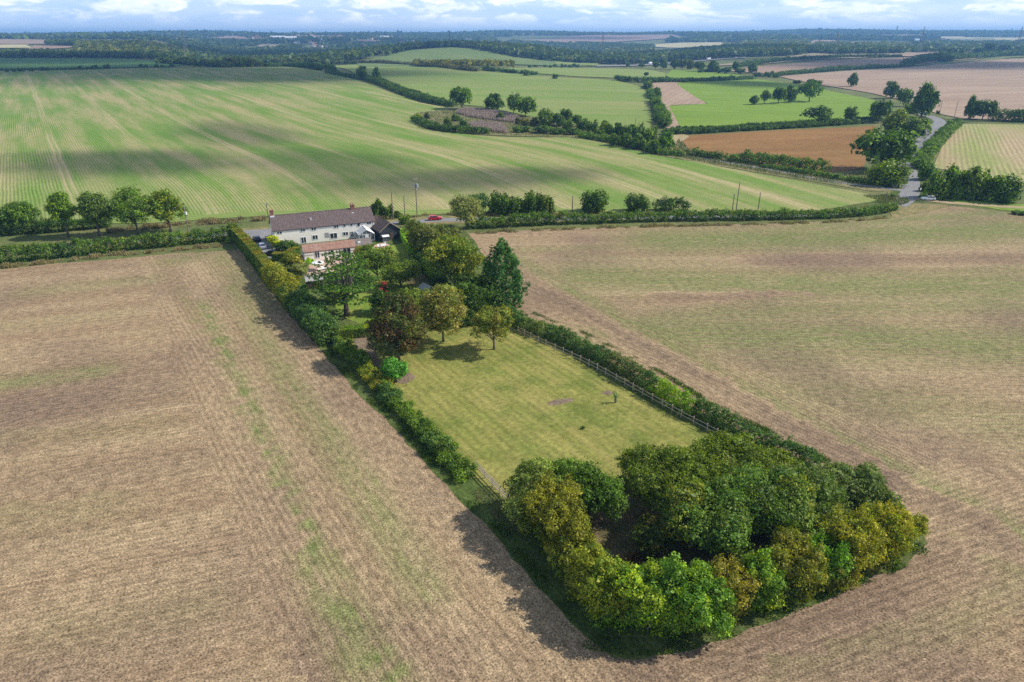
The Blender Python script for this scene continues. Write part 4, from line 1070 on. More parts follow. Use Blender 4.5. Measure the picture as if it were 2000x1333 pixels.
# ---------------------------------------------------------------- vehicles
def paint(name, col, rough=.25): return plain(name, col, rough, .0, .03, spec=.6)
def car(label, pos, rz, col, Lc=4.3, estate=True, group=None, name='car'):
    r = empty(name, pos, rz, label, 'car', group); m = paint('car_paint', col)
    w = 1.76; h0 = .28
    low = [(-Lc / 2, .45), (-Lc / 2 + .05, .30), (Lc / 2 - .1, .30), (Lc / 2, .42), (Lc / 2 - .04, .66), (Lc / 2 - .35, .80), (Lc / 2 - 1.15, .93), (-Lc / 2 + .1, .96), (-Lc / 2 - .02, .75)]
    back = -Lc / 2 + (.22 if estate else .95)
    cab0 = [(Lc / 2 - 1.25, .92), (Lc / 2 - 1.95, 1.44), (back + .45, 1.47), (back + .02, .95)]
    mb = MB()
    n = len(low)
    for y, k in ((-w / 2, .0), (w / 2, .0)): pass
    mb.prism(low, -w / 2, w / 2, 'y')
    b = mb.build('body', m, r)
    mb = MB(); t = .17   # roof and pillars: tapered inwards
    v0 = len(mb.v)
    lo_y, hi_y = w / 2 - .06, w / 2 - .06 - t
    pts = [(cab0[0], lo_y), (cab0[1], hi_y), (cab0[2], hi_y), (cab0[3], lo_y)]
    for sgn in (-1, 1): mb.v += [(p[0][0], sgn * p[1], p[0][1]) for p in pts]
    mb.f += [(0, 1, 2, 3), (7, 6, 5, 4), (0, 4, 5, 1), (1, 5, 6, 2), (2, 6, 7, 3), (3, 7, 4, 0)]
    mb.build('cabin', m, b)
    def q(a, c, f): return tuple(a[i] + (c[i] - a[i]) * f for i in range(3))
    V = mb.v
    def pane(nm, a, b_, c, d, off):
        cen = [sum(p[i] for p in (a, b_, c, d)) / 4 for i in range(3)]
        P = [q(cen, p, .86) for p in (a, b_, c, d)]
        P = [tuple(p[i] + off[i] for i in range(3)) for p in P]; Pb = [tuple(p[i] - off[i] * .6 for i in range(3)) for p in P]
        o = MB(); o.v = P + Pb; o.f = [(0, 1, 2, 3), (7, 6, 5, 4), (0, 4, 5, 1), (1, 5, 6, 2), (2, 6, 7, 3), (3, 7, 4, 0)]
        o.build(nm, W_GLASS, r)
    pane('windscreen', V[0], V[4], V[5], V[1], (.015, 0, .012)); pane('rear_window', V[3], V[2], V[6], V[7], (-.015, 0, .01))
    pane('side_window', V[0], V[1], V[2], V[3], (0, -.015, .005)); pane('side_window', V[4], V[7], V[6], V[5], (0, .015, .005))
    for x in (-Lc / 2 + .78, Lc / 2 - .85):
        for s in (-1, 1):
            wh = MB().tube([(x, s * (w / 2 - .2), .31), (x, s * (w / 2 + .02), .31)], .31, 14).build('wheel', W_TYRE, r)
            MB().tube([(x, s * (w / 2 + .0), .31), (x, s * (w / 2 + .03), .31)], .19, 10).build('rim', W_METAL, wh)
    for s in (-1, 1):
        MB().box(Lc / 2 - .16, s * .62 - .2, .58, Lc / 2 - .005, s * .62 + .2, .70).build('headlight', W_LAMP, r)
        MB().box(-Lc / 2 - .04, s * .68 - .13, .68, -Lc / 2 + .02, s * .68 + .13, .88).build('tail_light', W_RED, r)
    return r
def heading(u0, v0, u1, v1):
    a, b = at(u0, v0), at(u1, v1); return math.atan2(b.y - a.y, b.x - a.x)
p = at(850, 430); car('bright red hatchback driving along the lane behind the hedge', p + Vector((0, 0, .03)), heading(830, 432, 860, 430), (.55, .012, .02), 4.4)
p = at(1812, 391.5); car('white car parked on the grass track beside the junction', p + Vector((0, 0, .1)), heading(1830, 391, 1800, 390), (.8, .8, .8), 4.4)
drv = heading(520, 490, 497, 458)
for u, v, c, l in ((502, 470.5, (.012, .02, .06), 'dark blue car on the drive, nearest the lane'), (512, 485, (.30, .34, .40), 'silver blue car parked between two others on the drive'), (530, 499, (.025, .028, .035), 'black car at the bottom of the drive under the clipped hedge')):
    car(l, at(u, v) + Vector((0, 0, .04)), drv if v < 495 else drv + .9, c, 4.2, True, 'cars parked on the drive')

def lorry(label, pos, rz, col, L_=11):
    r = empty('lorry', pos, rz, label, 'lorry'); m = paint('lorry_paint', col, .5)
    MB().box(-L_ / 2, -1.25, 1.0, L_ / 2 - 2.6, 1.25, 3.9).build('box_body', m, r)
    c_ = MB().prism([(L_ / 2 - 2.4, .6), (L_ / 2, .6), (L_ / 2, 2.0), (L_ / 2 - .35, 3.2), (L_ / 2 - 2.4, 3.2)], -1.2, 1.2, 'y').build('cab', m, r)
    MB().box(L_ / 2 - .28, -1.05, 1.9, L_ / 2 + .02, 1.05, 2.8).build('windscreen', W_GLASS, c_)
    MB().box(-L_ / 2, -1.0, .6, L_ / 2 - 2.4, 1.0, .98).build('chassis', W_TYRE, r)
    for x in (-L_ / 2 + 1.2, -L_ / 2 + 2.6, L_ / 2 - 1.3):
        for s in (-1, 1): MB().tube([(x, s * .9, .5), (x, s * 1.24, .5)], .5, 10).build('wheel', W_TYRE, r)

# ---------------------------------------------------------------- post-and-rail fences
def fence(label, pts, n, h=1.35, rails=(.55, 1.15), mat=W_RAIL, rw=.05):
    P = [Vector((p.x, p.y, h1(p.x, p.y))) for p in pts]
    c = catmull(P, .5); o = P[0]; r = empty('post_and_rail_fence', o, 0, label, 'fence')
    post = []
    for i in range(n + 1):
        q = c[round(i * (len(c) - 1) / n)]; post.append(Vector((q.x, q.y, h1(q.x, q.y))) - o)
    for q in post:
        MB().box(-.06, -.06, -.1, .06, .06, h).build('post', mat, r, q)
    for a, b in zip(post, post[1:]):
        d = (b - a).normalized(); nrm = Vector((-d.y, d.x, 0)) * -.09
        for z in rails:
            MB().bar(a + nrm + Vector((0, 0, z)) - d * .05, b + nrm + Vector((0, 0, z)) + d * .05, rw).build('rail', mat, r)
    return r
fence('long pale post and rail fence along the right side of the mown paddock', px((1012, 650), (1060, 674), (1150, 716), (1240, 765), (1330, 816), (1400, 853), (1450, 880)), 24)
fence('short pale post and rail fence at the left corner of the copse', px((932, 918), (962, 950), (985, 974), (1012, 1000)), 5, rails=(.4, .8, 1.2), rw=.075)
pf = empty('panel_fence', at(643, 655), heading(643, 655, 660, 685), 'short grey weathered board fence at the top of the left paddock hedge', 'fence')
q = (at(660, 685) - at(643, 655)).length
MB().box(0, 0, 0, q, .05, 1.5).build('boards', W_GREYT, pf)
for i in range(3): MB().box(q * i / 2 - .05, .05, -.1, q * i / 2 + .05, .15, 1.6).build('post', W_TIMBER, pf)

# ---------------------------------------------------------------- poles, wires, pylons, signs
TOPS = {}
def pole(label, u, v, vtop, key=None, arm=False, transformer=False, stay=False):
    p = at(u, v); m = mpp(p); H = (v - vtop) * m / math.cos(math.asin(sind(p)))
    r = empty('utility_pole', p, R(70), label, 'pole', 'wooden utility poles')
    MB().tube([(0, 0, -.3), (0, 0, H)], [.17, .12], 8).build('pole', W_POLE, r)
    if arm:
        MB().box(-1.3, -.07, H - .25, 1.3, .07, H - .1).build('crossarm', W_POLE, r)
        for x in (-1.2, 0, 1.2): MB().tube([(x, 0, H - .1), (x, 0, H + .18)], .07, 6).build('insulator', W_METAL, r)
    else:
        for x in (-.2, .2): MB().tube([(x, 0, H - .5), (x, 0, H - .25)], .06, 6).build('insulator', W_METAL, r)
    if transformer:
        t = MB().box(.1, -.55, H - 2.8, .9, .55, H - 1.75).build('transformer', W_METAL, r)
        for y in (-.3, 0, .3): MB().tube([(.5, y, H - 1.75), (.5, y, H - 1.45)], .07, 6).build('bushing', W_METAL, t)
        MB().bar((0, 0, H - 3.8), (.8, 0, H - 2.8), .06).build('bracket', W_METAL, r)
    TOPS[key or label] = p + Vector((0, 0, H - .3))
    return r
pole('wooden pole with a small white box beside the row of five roadside trees', 369, 456, 403, 'a')
pole('thin wooden pole rising behind the left chimney of the farmhouse', 524, 424, 398, 'b')
pole('bare wooden pole just right of the farmhouse roof', 768, 428, 374, 'c')
pole('shorter bare wooden pole between the bare pole and the transformer pole', 791.5, 428, 384, 'd')
pole('tall wooden pole carrying a transformer near the red car', 815, 424, 352, 'e', True, True)
pole('short wooden pole between roadside bushes on the right of the big bush', 1117.5, 414, 384, 'f')
pole('leaning short pole beside the tall pole with a crossarm', 1430, 414, 380, 'g')
pole('tall wooden pole with a wide crossarm by the curving hedge', 1437.5, 413, 358, 'h', True)
pole('bare wooden pole right of the tall crossarm pole', 1480, 414, 377, 'i')
pole('wooden pole on the verge beside the road junction', 1728, 401, 376, 'j')
pole('slim pole in the pale crop behind the reed bed thicket', 1240.5, 250, 231, 'k')
pole('wooden pole on the far verge of the road bend, in front of the pink field', 1863, 232, 199, 'l')
pole('slim pole beside the road bend, nearer the big dark tree', 1834, 226, 199, 'm')
pole('slim pole among the scattered trees of the bright pasture', 1638, 243, 226, 'n')
tag(TOPS and MB().box(-.2, -.2, 0, .2, .2, .8).build('meter_box', W_WHITE, None, TOPS['a'] + Vector((.35, -.25, -2.3))), 'small white box fixed to the pole by the five trees', 'box')
def wire(a, b, label, sag=.9, r=.018):
    A_, B_ = TOPS[a], TOPS[b]
    tag(MB().tube([A_.lerp(B_, i / 14) - Vector((0, 0, sag * 4 * (i / 14) * (1 - i / 14))) for i in range(15)], r, 4).build('overhead_wire', W_LAT, None), label, 'wire')
wire('a', 'b', 'thin overhead wire from the roadside trees to the farmhouse chimney'); wire('b', 'c', 'thin overhead wire behind the farmhouse roof', 1.2); wire('c', 'd', 'short overhead wire between the two bare poles by the barn', .3)
wire('d', 'e', 'short overhead wire up to the transformer pole', .3); wire('e', 'f', 'long overhead wire over the roadside bushes', 1.6); wire('f', 'g', 'long overhead wire along the curving hedge', 1.8); wire('g', 'i', 'short overhead wire past the tall crossarm pole', .5); wire('i', 'j', 'overhead wire towards the road junction', 1.6)
def pylon(label, u, y=None, vtop=60, pos=None, w=4.0):
    p = far(u, y) if pos is None else pos
    H = CAMH + (72 - vtop) / 1597 * p.y - p.z; H = max(H, 12)
    r = empty('pylon', p, R(30), label, 'pylon', 'electricity pylons')
    mb = MB(); t = .17 if p.y < 2600 else .22
    lv = [0, .18, .34, .48, .6, .7, .8, .9, 1.0]; wd = [1.0, .8, .63, .48, .36, .28, .24, .2, .05]
    S = H * .085
    def cor(i): return [(sx * S * wd[i], sy * S * wd[i], H * lv[i]) for sx, sy in ((-1, -1), (1, -1), (1, 1), (-1, 1))]
    for i in range(len(lv) - 1):
        a, b = cor(i), cor(i + 1)
        for k in range(4):
            mb.bar(a[k], b[k], t); mb.bar(a[k], b[(k + 1) % 4], t * .7); mb.bar(a[(k + 1) % 4], b[k], t * .7); mb.bar(b[k], b[(k + 1) % 4], t * .6)
    mb.build('lattice_tower', W_LAT, r)
    for z, l in ((.64, .11), (.77, .14), (.9, .10)):
        for s in (-1, 1):
            MB().bar((0, 0, H * z + H * .025), (s * H * l, 0, H * z), t).bar((0, 0, H * z - H * .01), (s * H * l, 0, H * z), t).bar((s * H * l, 0, H * z), (s * H * l, 0, H * z - H * .035), t * .8).build('crossarm', W_LAT, r)
pylon('lattice pylon standing above the sunlit wood on the left', 358, 1750, 57)
pylon('lattice pylon on top of the round wooded hill', 878, 1960, 59)
pylon('lattice pylon before the long wood, right of the round hill', 1178, 1750, 63)
pylon('lattice pylon above the wood behind the motorway lorry', 1413, 2600, 63)
pylon('lattice pylon beyond the grey field, left of two white barns', 1636, 1850, 61)
pylon('tall lattice pylon above the hedged fields near the chimney on the skyline', 1802, 2000, 52)
pylon('lattice pylon at the right edge of the fields', 1992, 1900, 52)
# junction sign, white gate, sapling guard
rs_ = empty('road_sign', at(1796, 379.5), .6, 'round white road sign beside the junction', 'sign')
MB().tube([(0, 0, -.1), (0, 0, 1.7)], .04, 6).build('post', W_METAL, rs_); MB().tube([(0, -.05, 1.85), (0, .05, 1.85)], .42, 14).build('disc', W_WHITE, rs_)
wg = empty('rail_barrier', at(1744, 367), heading(1744, 367, 1772, 366), 'low white metal rail barrier under the yellowish bush at the junction', 'barrier')
for i in range(4): MB().box(i * 1.55 - .05, -.05, -.1, i * 1.55 + .05, .05, 1.1).build('post', W_WHITE, wg)
for z in (.5, .95): MB().bar((-.1, -.09, z), (4.8, -.09, z), .05).build('rail', W_WHITE, wg)
sg = empty('tree_guard', at(1201.5, 787), 0, 'sapling in a green tube guard standing alone on the paddock', 'sapling')
MB().tube([(0, 0, -.05), (0, 0, 1.25)], .16, 8).build('guard', plain('guard_green', (.10, .16, .11), .6), sg)
rs0 = np.random.RandomState(5); P_, N_, k_ = scatter(rs0, [(0, 0, 1.45, .3, .3, .35)], 120)
link('leaves', quads_mesh('leaves', leaf_quads(rs0, P_, N_, .16), tint(rs0, k_, 1, G_BLUE)), LEAF, sg)
MB().tube([(.25, 0, -.05), (.25, 0, 1.3)], .035, 5).build('stake', W_TIMBER, sg)
# ---------------------------------------------------------------- far buildings and traffic
def far_house(label, pos, rz, w, d, h, roof, wall=W_PLASTER, cat='house', group=None, name='house'):
    r = empty(name, pos, rz, label, cat, group)
    MB().prism([(0, -1), (d, -1), (d, h), (d / 2, h + d * .35), (0, h)], 0, w).build('wall', wall, r)
    MB().prism(gable_roof(w, d, h, h + d * .35, .2, .4), -.3, w + .3).build('roof', roof, r)
    return r
rt = np.random.RandomState(77)
W_PINK = plain('pink_brick_far', (.55, .33, .28), .9, var=.1, scale=.2)
for i in range(12):
    u, y = rt.uniform(486, 512), rt.uniform(4500, 5100)
    hp = far(u, y); CLEAR.append([(hp.x - 30, hp.y - 330), (hp.x + 30, hp.y - 330), (hp.x + 25, hp.y + 14), (hp.x - 25, hp.y + 14)])
    far_house('red roofed house of the sunlit estate on the far hillside', far(u, y), rt.uniform(-.6, .6), rt.uniform(14, 22), 9, 6, W_ROOFRED, W_PINK, group='sunlit estate houses')
for i in range(60):
    u = rt.choice([rt.uniform(470, 620), rt.uniform(600, 790), rt.uniform(800, 960)]); y = rt.uniform(3300, 5600)
    hp = far(u, y); CLEAR.append([(hp.x - 26, hp.y - 260), (hp.x + 30, hp.y - 260), (hp.x + 34, hp.y + 18), (hp.x - 30, hp.y + 18)])
    far_house('small distant house among the trees of the village in the valley', far(u, y), rt.uniform(-1, 1), rt.uniform(16, 30), 10, 7.5, W_ROOFRED if rt.rand() < .5 else W_ROOFGREY, W_PLASTER, group='distant village houses')
for u, y, w, l in ((528, 4700, 90, 'long pale factory shed below the far red roofed estate'), (556, 4600, 70, 'pale industrial shed right of the long factory shed'), (200, 3900, 70, 'long white shed beyond the sunlit wood'), (742, 5300, 60, 'white building on the far hillside above the round hill')):
    hp = far(u, y); CLEAR.append([(hp.x - 10, hp.y - 170), (hp.x + w + 10, hp.y - 170), (hp.x + w + 10, hp.y + 30), (hp.x - 10, hp.y + 30)])
    far_house(l, far(u, y), .05, w, 22, 8, W_WHITE, W_WHITE, 'warehouse', name='warehouse')
for u, v, w, l in ((1704, 97, 24, 'white farm barn against the dark trees, left of a pair'), (1721, 96.5, 20, 'white farm barn against the dark trees, right of a pair'), (1604, 100.5, 12, 'white building at the edge of the grey field below the long wood'), (1770, 93.5, 9, 'small white building right of the pair of barns'), (1788, 80, 26, 'white farmhouse in the far trees below the skyline chimney'), (1622, 77, 30, 'white farm roof on the pink field behind the long wood')):
    p = at(u, v)
    far_house(l, p, .1, w, w * .5, w * .16 + 1.5, W_WHITE, W_WHITE, 'barn', name='farm_barn')
sheet('motorway', px((1165, 128.5), (1200, 128), (1240, 127), (1280, 124.5), (1360, 119), (1440, 113.5), (1456, 112), (1458, 113.5), (1360, 121), (1280, 127), (1240, 129.5), (1165, 131)), M_ASPH, 12, .6)
p = at(1270, 126); lorry('white lorry on the motorway just left of the roadside trees', p + Vector((0, 0, .8)), heading(1260, 127, 1280, 125), (.8, .8, .8), 13)
p = at(1384, 117.5); lorry('white lorry with its red rear on the motorway before the long wood', p + Vector((0, 0, .8)), heading(1400, 116, 1380, 118), (.75, .72, .72), 12)
for i, (u, v, c, l) in enumerate([(1213, 129, (.7, .7, .7), 'white car farthest left on the motorway'), (1227, 128.6, (.6, .6, .62), 'pale car following the white lorry on the motorway'), (1248, 127.6, (.75, .75, .75), 'white car close behind the white lorry'), (1438, 113.6, (.7, .7, .72), 'white van near the trees on the right part of the motorway')]):
    car(l, at(u, v) + Vector((0, 0, .8)), heading(u, v, u + 12, v - .6), c, 4.6, True, 'motorway traffic')
mk = empty('factory_chimney', far(1749, 8000), 0, 'tall grey factory chimney alone on the right skyline', 'chimney')
hz_ = CAMH + (72 - 52) / 1597 * 8000 - mk.location.z
MB().tube([(0, 0, -5), (0, 0, hz_)], [9, 6], 10).build('stack', W_LAT, mk); MB().tube([(0, 0, hz_), (0, 0, hz_ + 3)], [7, 7], 10).build('rim', W_GREYT, mk)
mast = empty('water_tower', far(1197, 6900), 0, 'small water tower on the far wooded skyline', 'tower')
hz_ = CAMH + (72 - 60) / 1597 * 6900 - mast.location.z
MB().tube([(0, 0, -5), (0, 0, hz_ - 6)], [3, 2.5], 8).build('shaft', W_GREYT, mast); MB().tube([(0, 0, hz_ - 7), (0, 0, hz_ - 5), (0, 0, hz_)], [3, 8, 8], 10).build('tank', W_GREYT, mast)
# ---------------------------------------------------------------- the copse at the near end
def ct(label, u, v, W, H, pal, n, leaf=.25, shape='dome', name='bush', z0=.06, lobes=20, **k):
    return tree(label, at(u, v), H, W, shape, pal, n, leaf, name, 'tree' if name == 'tree' else 'bush', 'trees and bushes of the copse', z0=z0, lobes=lobes, **k)
G_F = [((.085, .15, .022), .4), ((.05, .10, .02), .35), ((.17, .22, .03), .25)]
G_OL2 = [((.115, .12, .025), .45), ((.15, .145, .03), .35), ((.08, .095, .02), .2)]
G_BROAD = [((.055, .10, .035), .5), ((.085, .125, .045), .3), ((.13, .14, .035), .12), ((.035, .06, .02), .08)]
G_FEATH = [((.065, .095, .018), .5), ((.10, .13, .022), .35), ((.04, .065, .015), .15)]
st = dict(shoots=46, multi=4, spread=.9, bark=BARKP, trunk=.011, limbs=5)
ct('grey green feathery tree at the left corner of the copse beside the short fence', 1040, 1012, 7.81, 7.57, [((.09, .12, .05), .6), ((.14, .17, .08), .25), ((.06, .09, .03), .15)], 19500, 0.19, 'egg', 'tree', .12)
ct('green leafy tree behind the olive yellow bushes, on the paddock edge of the copse', 1150, 1015, 7.81, 7.17, G_MID, 18000, 0.21, 'dome', 'tree', .1)
ct('pale twiggy topped small tree at the paddock edge of the copse', 1105, 990, 5.92, 7.17, [((.07, .12, .035), .6), ((.11, .16, .05), .4)], 12000, 0.19, 'egg', 'tree', .15)
ct('tall olive yellow bush on the left side of the copse', 1082, 1050, 6.35, 7.97, G_OL2, 19500, 0.19, 'column', lobes=24, **st)
ct('olive yellow bush below the tall olive one, on the left side of the copse', 1112, 1105, 5.45, 6.77, G_OL2, 15000, 0.19, 'column', lobes=24, **st)
ct('small yellowish bush between the olive side and the bright green corner of the copse', 1148, 1160, 4.76, 5.98, [((.16, .17, .03), .6), ((.11, .13, .025), .4)], 13500, 0.19, **st)
ct('bushy olive green shrub at the near left corner of the copse', 1190, 1205, 5.90, 6.28, [((.10, .14, .025), .5), ((.15, .16, .03), .5)], 15000, 0.21, **st)
ct('bright lime tipped hornbeam bush at the near corner of the copse', 1258, 1226, 6.58, 7.37, G_F, 18000, 0.24, 'dome', lobes=26, **st)
ct('tall dark green bush with lime tips, right of the near corner bush', 1338, 1226, 7.03, 8.16, [((.05, .105, .025), .6), ((.10, .17, .025), .3), ((.2, .25, .03), .1)], 21000, 0.24, 'column', lobes=24, **st)
ct('dull olive brown bush on the near side of the copse', 1410, 1202, 4.88, 6.37, [((.13, .12, .04), .6), ((.16, .14, .045), .4)], 9000, .2, 'column', lobes=24, **st)
ct('narrow bright green bush with yellow spots on the near side of the copse', 1470, 1186, 4.54, 6.57, G_F, 12000, 0.23, 'column', lobes=24, **st)
ct('round olive bush right of the narrow bright one', 1540, 1156, 6.13, 7.17, G_OLIVE, 18000, 0.20, 'dome', lobes=26, **st)
ct('low green leafy bush between the round olive and the golden bushes', 1604, 1132, 4.99, 5.38, [((.06, .13, .02), .7), ((.1, .18, .03), .3)], 13500, 0.22, 'dome', lobes=26, **st)
ct('golden yellow bush, the brightest in the copse', 1648, 1106, 6.58, 7.37, G_YELLOW, 21000, 0.19, 'dome', lobes=26, **st)
ct('yellow green bush at the right end of the copse', 1716, 1086, 5.90, 6.87, [((.19, .17, .025), .5), ((.12, .15, .025), .5)], 18000, 0.19, 'dome', lobes=26, **st)
ct('small yellow tree on its own stem at the outer right tip of the copse', 1774, 1066, 2.95, 4.18, G_YELLOW, 3500, .2, 'round', 'tree', .35, 9)
ct('large feathery dark olive tree on the paddock side of the copse, by the fence end', 1290, 990, 11.36, 7.16, G_FEATH, 30000, 0.22, 'dome', 'tree', .12, 30)
ct('wide feathery olive tree against the right hedge at the top of the copse', 1410, 958, 12.07, 6.82, G_FEATH, 30000, 0.22, 'dome', 'tree', .12, 30)
ct('smaller feathery olive tree at the top right of the copse beside the hedge gap', 1500, 962, 7.69, 5.77, G_FEATH, 15000, 0.22, 'dome', 'tree', .15, 18)
ct('broad leaved blue green tree in the middle of the copse', 1372, 1076, 10.67, 7.97, G_BROAD, 30000, 0.25, 'dome', 'tree', .12, 28)
ct('broad leaved tree with yellowing leaves right of the middle of the copse', 1490, 1050, 9.76, 8.37, G_BROAD, 25500, 0.25, 'dome', 'tree', .12, 26)
ct('open dark green tree with bare pale twigs on the right of the copse', 1552, 1015, 8.99, 6.97, [((.05, .085, .03), .6), ((.09, .11, .06), .25), ((.14, .14, .09), .15)], 16500, 0.22, 'dome', 'tree', .15, 22)
ct('thin tree with a broken pale trunk showing inside the copse', 1620, 1070, 5.22, 5.58, [((.05, .08, .03), .7), ((.12, .12, .06), .3)], 7500, 0.21, 'open', 'tree', .3, 14, bark=BARKP, trunk=.035)
ct('grey green tree on the outer right of the copse next to the stubble', 1648, 990, 8.76, 5.42, [((.06, .09, .045), .6), ((.10, .125, .07), .4)], 19500, 0.21, 'dome', 'tree', .1, 22)
ct('low grey green shrub behind the golden bush at the right of the copse', 1706, 1020, 5.44, 4.39, [((.06, .09, .04), .7), ((.12, .13, .05), .3)], 10500, 0.21, 'dome')
ct('shady dark shrub beside the open hollow of the copse', 1275, 1080, 5.11, 4.48, [((.04, .06, .02), .7), ((.10, .085, .03), .3)], 9000, 0.21)
tag(MB().tube([at(1563, 1052) + Vector((0, 0, 2.6)), at(1563, 1052) + Vector((.9, .6, 4.0))], [.26, .2], 9).tube([at(1563, 1052), at(1563, 1052) + Vector((0, 0, 2.65))], [.3, .26], 9).build('tree_stump', BARKP), 'pale snapped trunk standing bare inside the copse', 'stump')
blades('brush_heap', None, 0, 2600, 1.1, [((.24, .15, .08), .6), ((.16, .10, .06), .4)], seed=4, wid=.07, poly=px((1205, 1105), (1245, 1085), (1300, 1098), (1290, 1130), (1220, 1135)), zmin=.1)

hedge('ragged low undergrowth filling the foot of the copse on its near and left sides', px((1050, 1030), (1095, 1090), (1135, 1150), (1185, 1208), (1250, 1222), (1340, 1222), (1420, 1198), (1500, 1172), (1580, 1142), (1660, 1112), (1735, 1084)), 3.0, 3.4, [((.07, .10, .022), .45), ((.10, .11, .025), .35), ((.045, .075, .02), .2)], .24, 1.8, seed=52, jag=.5, hvar=.35, rowpal=[(.3, .5, [((.07, .13, .022), .7), ((.12, .17, .025), .3)]), (.8, 1.0, [((.15, .14, .025), .6), ((.09, .11, .025), .4)])], stems=True)

# ---------------------------------------------------------------- garden trees
def gt_(label, u, v, W, H, pal, n, leaf=.3, shape='round', name='tree', **k):
    return tree(label, at(u, v), H, W, shape, pal, n, leaf, name, 'tree' if name not in ('shrub', 'bush') else name, None, **k)
# cedar: flat plates of needles on spreading limbs
rs = np.random.RandomState(3); lb = []
for z, r, q in ((3.4, 3.0, 3), (5.6, 6.2, 8), (7.6, 7.2, 10), (9.6, 5.6, 8), (11.4, 4.0, 6), (12.9, 1.9, 3)):
    for i in range(q):
        a = 6.283 * i / q + rs.uniform(-.4, .4); d = r * rs.uniform(.35, .86)
        lb.append((math.cos(a) * d, math.sin(a) * d, z + rs.uniform(-.35, .35) - .9 * (d / 7) ** 2, 2.0 * rs.uniform(.75, 1.2), 2.0 * rs.uniform(.75, 1.2), .2))
gt_('large dark cedar with flat layered branches in the middle of the garden', 678, 617, 13, 13, G_CEDAR, 17000, .3, name='cedar_tree', lobe_list=lb, z0=.25, up=1.5, trunk=.04, limbs=18, low=.9, aspect=.45, tuft=.34, rough=.4)
# the conifer: upswept sprays
lb = []
for i in range(110):
    t = (i + .5) / 110; z = .9 + 12.6 * t ** .9; r = 5.7 * (1 - t) ** .58 * min(1, .66 + 2.2 * t) * rs.uniform(.84, 1.2); a = i * 2.4 + rs.uniform(-.3, .3); d = r * rs.uniform(.74, 1.0)
    lb.append((math.cos(a) * d, math.sin(a) * d, z, .42 + .34 * (1 - t), .42 + .34 * (1 - t), 1.0 + .4 * (1 - t)))
lb.append((0, 0, 5, 2.8, 2.8, 4.2)); lb.append((0, 0, 10, 1.1, 1.1, 3.0))
gt_('tall spiky dark green conifer at the right edge of the garden', 981, 597, 10, 14, G_CON, 20000, .36, name='conifer_tree', lobe_list=lb, z0=.06, trunk=.03, limbs=4, up=.6, aspect=.4, low=.7, tuft=.5)
gt_('dark copper tinged chestnut tree overhanging the paddock corner', 779, 704, 10.6, 12.6, G_COPPER, 19000, .30, 'egg', lobes=30, z0=.14, trunk=.022)
gt_('straw coloured autumn tree behind the copper tinged one', 866, 668, 9.4, 11.6, G_AUTUMN, 16000, .29, 'egg', lobes=28, z0=.17, trunk=.018)
gt_('small solitary yellowing tree on the paddock lawn by the right fence', 965, 683, 8.2, 9.0, [((.115, .125, .04), .45), ((.085, .115, .035), .35), ((.15, .13, .05), .2)], 11000, .28, 'dome', lobes=22, z0=.2, trunk=.02)
gt_('round tree turning yellow on its sunny side, left of the conifer', 890, 568, 13.2, 13.2, [((.07, .105, .022), .58), ((.13, .135, .025), .2), ((.045, .075, .02), .22)], 17000, .36, 'round', lobes=30, z0=.1)
gt_('big dull green tree beyond the yellowing round tree, near the lane', 846, 505, 14.5, 9.4, [((.06, .075, .03), .5), ((.10, .11, .05), .4), ((.04, .055, .02), .1)], 13000, .4, 'dome', 'tree', lobes=26, z0=.08)
gt_('low dark green spreading tree at the foot of the conifer', 925, 612, 10.5, 8.0, G_DARK, 13000, .34, 'dome', lobes=24, z0=.03)
gt_('grey green bush tree under the yellowing round tree by the conifer', 905, 588, 5.0, 4.8, G_GREY, 4000, .3, 'dome', 'bush', z0=.02)
gt_('loose olive apple tree in front of the annexe end', 738, 548, 9.6, 9.0, [((.062, .10, .026), .5), ((.095, .13, .034), .4), ((.14, .12, .06), .1)], 12000, .32, 'dome', lobes=24, z0=.12)
gt_('spreading olive apple tree with drooping twigs, right of the cedar', 783, 562, 9.0, 6.4, [((.07, .105, .028), .55), ((.105, .14, .036), .45)], 10000, .3, 'dome', lobes=22, z0=.1)
gt_('dark shrub between the cedar and the copper tinged tree', 752, 612, 6, 5.0, G_DARK, 5000, .32, 'dome', 'shrub', z0=.0)
gt_('green bushy tree directly behind the copper tinged chestnut', 815, 632, 8.6, 7.2, [((.07, .10, .025), .6), ((.11, .13, .035), .4)], 9000, .32, 'dome', z0=.06)
gt_('shrub with a pink flowering top beside the cedar', 749, 580, 2.4, 3.6, [((.03, .05, .02), .72), ((.42, .06, .16), .28)], 1800, .26, 'column', 'shrub', z0=0)
gt_('glossy bright green laurel bush at the foot of the chestnut tree', 772, 746, 4.6, 4.2, [((.035, .11, .022), .6), ((.06, .16, .03), .4)], 7000, .28, 'dome', 'bush', z0=0, rough=.4)
gt_('yellow green golden shrub at the left corner of the farmhouse', 536, 484, 3.4, 3.8, [((.26, .28, .02), .7), ((.16, .2, .02), .3)], 2600, .3, 'dome', 'shrub', z0=0)
gt_('dark evergreen shrub in front of the farmhouse wall beside the annexe', 562, 494, 6.4, 3.4, G_DARK, 4200, .32, 'dome', 'shrub', z0=0)
gt_('olive shrub behind the clipped hedge bend, left of the patio', 572, 528, 5.0, 4.8, G_OLIVE, 5000, .3, 'dome', 'shrub', z0=0)
gt_('feathery grey shrub left of the pink patio', 588, 545, 4.6, 4.2, G_GREY, 5000, .26, 'dome', 'shrub', z0=0)
gt_('small lime green shrub at the foot of the annexe wall', 604, 517, 2.6, 1.7, G_LIME, 1400, .22, 'dome', 'shrub', z0=0)
